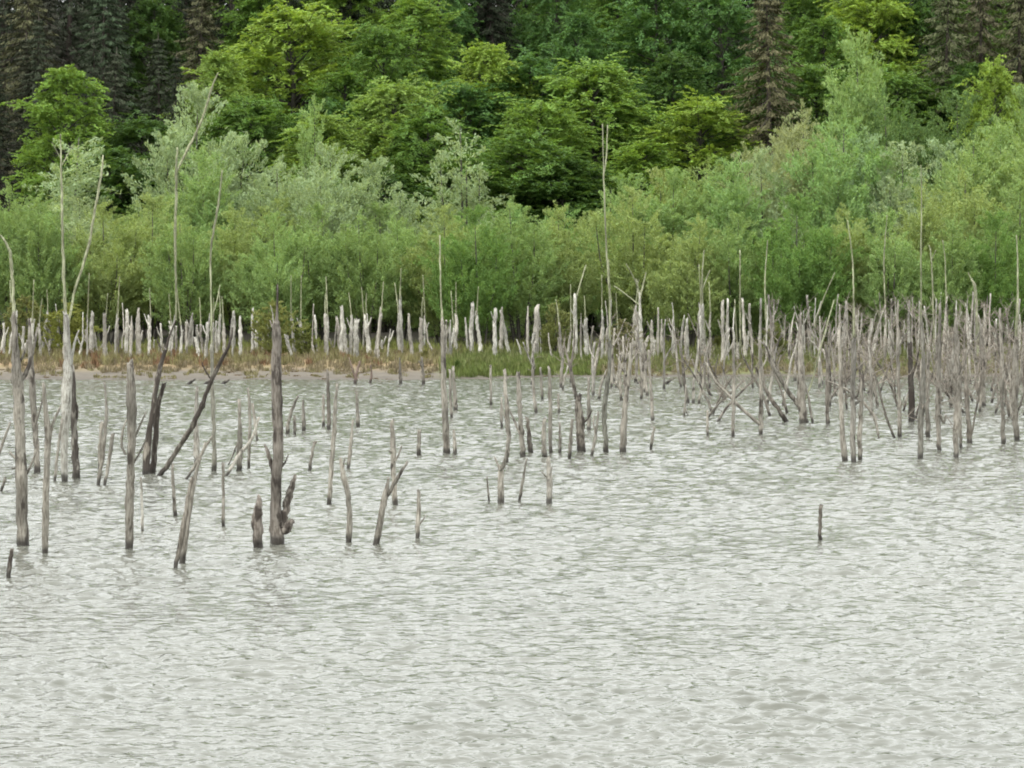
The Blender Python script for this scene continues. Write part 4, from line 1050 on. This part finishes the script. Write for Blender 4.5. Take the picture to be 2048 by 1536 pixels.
def spoken(n):
    if n < 20: return ords[n]
    n += 1
    if n >= 100: return 'hundred-and-' + spoken(n - 101) if n > 100 else 'hundredth'
    tens = ['', '', 'twenty', 'thirty', 'forty', 'fifty', 'sixty', 'seventy', 'eighty', 'ninety']
    t, q = divmod(n, 10)
    return tens[t] + ('ieth' if q == 0 else '-' + ords[q - 1]).replace('yieth', 'ieth') if q else tens[t][:-1] + 'ieth'


extra = random.Random(9)
for a in list(range(4, 480, 15)) + list(range(486, 1500, 24)):
    bank.append((a + extra.uniform(-6, 6), extra.uniform(622, 690), extra.choice((4, 5, 6, 8)), extra.gauss(0, 7)))
bank.sort()
for i, (u, vt, w, lean) in enumerate(bank):
    Y = 178.5 + r2.uniform(-2.5, 3.5)
    x = (u - 1024) * Y / F
    z = float(ground_z(x, Y))
    vb = HV + (H - z) * F / Y
    look = 'thick ' if w >= 12 else 'slender ' if w <= 6 else ''
    look += 'leaning ' if abs(lean) >= 6 else ''
    br = []
    hh = vb - vt
    if r2.random() < 0.3:
        k0 = r2.uniform(0.45, 0.8); sx = r2.choice((-1, 1))
        br.append([(u + lean * k0, vb - hh * k0, 4), (u + lean * k0 + sx * 5, vb - hh * k0 - 10, 3), (u + lean * k0 + sx * 9, vb - hh * k0 - 22, 2)])
    if r2.random() < 0.35:
        sl = r2.uniform(-8, 8)
        br.append([(u + lean * 0.97, vt + 6, max(3, w * 0.4)), (u + lean + sl * 0.4, vt - 25, 3), (u + lean + sl, vt - r2.uniform(40, 90), 2)])
    snag([(u, vb, w), (u + lean * 0.35 + r2.uniform(-1.5, 1.5), vb - hh * 0.35, w * 0.95), (u + lean * 0.7 + r2.uniform(-1.5, 1.5), vb - hh * 0.7, w * 0.88), (u + lean, vt, w * r2.choice((0.9, 0.8, 0.65, 0.4)))],
         br, f'{look}bleached trunk on the far bank, {spoken(i)} from the left'.strip(), r2.choice((WHT, WHT, PALE)), r2.uniform(0.05, 0.35), Y=Y, group='bleached trunks on the bank', name='bleached_snag', tone=r2.uniform(0.55, 0.85))
u = 1526.0; RB = []
while u < 2052:
    RB.append(u); u += r2.uniform(5.5, 10.5)
RL = count_off(RB, [m for m in MARKS if m[0] > 1500 or m[0] == 0], 'bleached bank trunk')
for u, lab in zip(RB, RL):
    Y = 180.0 + r2.uniform(-4.0, 6.0)
    x = (u - 1024) * Y / F
    z = float(ground_z(x, Y)); vb = HV + (H - z) * F / Y
    vt = r2.uniform(585, 655); hh = vb - vt; w = r2.choice((3.5, 4, 5, 6, 8)); lean = r2.gauss(0, 11)
    br = []
    if r2.random() < 0.4:
        k0 = r2.uniform(0.45, 0.8); sx = r2.choice((-1, 1))
        br.append([(u + lean * k0, vb - hh * k0, 4), (u + lean * k0 + sx * 6, vb - hh * k0 - 14, 3), (u + lean * k0 + sx * 12, vb - hh * k0 - 34, 2)])
    snag([(u, vb, w), (u + lean * 0.35 + r2.uniform(-2, 2), vb - hh * 0.35, w * 0.95), (u + lean * 0.7 + r2.uniform(-2, 2), vb - hh * 0.7, w * 0.85), (u + lean, vt, w * r2.choice((0.8, 0.6, 0.4, 0.25)))],
         br, lab, r2.choice((WHT, WHT, PALE, (0.46, 0.43, 0.39))), r2.uniform(0.1, 0.45), Y=Y, group='bleached trunks on the right bank', name='bleached_snag', tone=r2.uniform(0.60, 0.92), twigs=(r2.randint(6, 16) if r2.random() < 0.6 else 0))
# tall thin bare stems rising out of the thicket
GB = 'bare trees on the bank'
for pts, br, lab in [
    ([(1284, 700, 9), (1280, 640, 9), (1278, 590, 8), (1272, 560, 5)], [[(1279, 600, 6), (1286, 570, 5), (1292, 545, 3)], [(1276, 575, 4), (1262, 545, 3), (1252, 528, 2)], [(1279, 610, 4), (1240, 580, 3), (1228, 572, 2)]], 'bare pale tree with forked crown right of the tallest thin stem'),
    ([(1152, 720, 11), (1150, 660, 10), (1149, 610, 10), (1151, 590, 9)], [[(1150, 605, 5), (1160, 570, 4), (1172, 530, 3)]], 'pale yellowish dead trunk with a blunt top near centre'),
    ([(1410, 690, 8), (1406, 620, 7), (1404, 560, 6), (1408, 500, 4)], [[(1404, 580, 4), (1420, 540, 3)]], 'thin bare tree rising above the dense trunks right of centre'),
    ([(1481, 690, 6), (1480, 600, 6), (1480, 500, 4)], [], 'straight thin bare stem in front of the deep green bush'),
    ([(1535, 690, 7), (1532, 620, 7), (1530, 560, 5), (1535, 480, 4)], [], 'thin bare stem standing left of the deep green round bush'),
    ([(1620, 700, 6), (1632, 640, 5), (1650, 590, 5), (1670, 545, 3)], [], 'thin bare stem leaning right before the deep green round bush'),
    ([(1772, 690, 7), (1770, 600, 6), (1768, 520, 5), (1774, 430, 3)], [], 'thin pale stem between two yellow-green bushes on the right'),
    ([(1868, 700, 6), (1866, 600, 6), (1862, 510, 5), (1858, 490, 3)], [[(1863, 520, 3), (1872, 500, 2)]], 'thin pale stem with forked tip on the right'),
    ([(1955, 690, 9), (1953, 620, 9), (1950, 575, 8), (1944, 560, 5)], [[(1946, 566, 4), (1936, 545, 3)]], 'stout bleached tree standing above the dense trunks, far right'),
    ([(1890, 700, 6), (1892, 600, 5), (1890, 520, 4), (1885, 480, 3)], [], 'thin pale stem right of the forked-tip stem'),
]:
    snag(pts, br, lab, (0.42, 0.44, 0.30), 0.2, Y=r2.uniform(178.5, 181), group=GB, under=True)
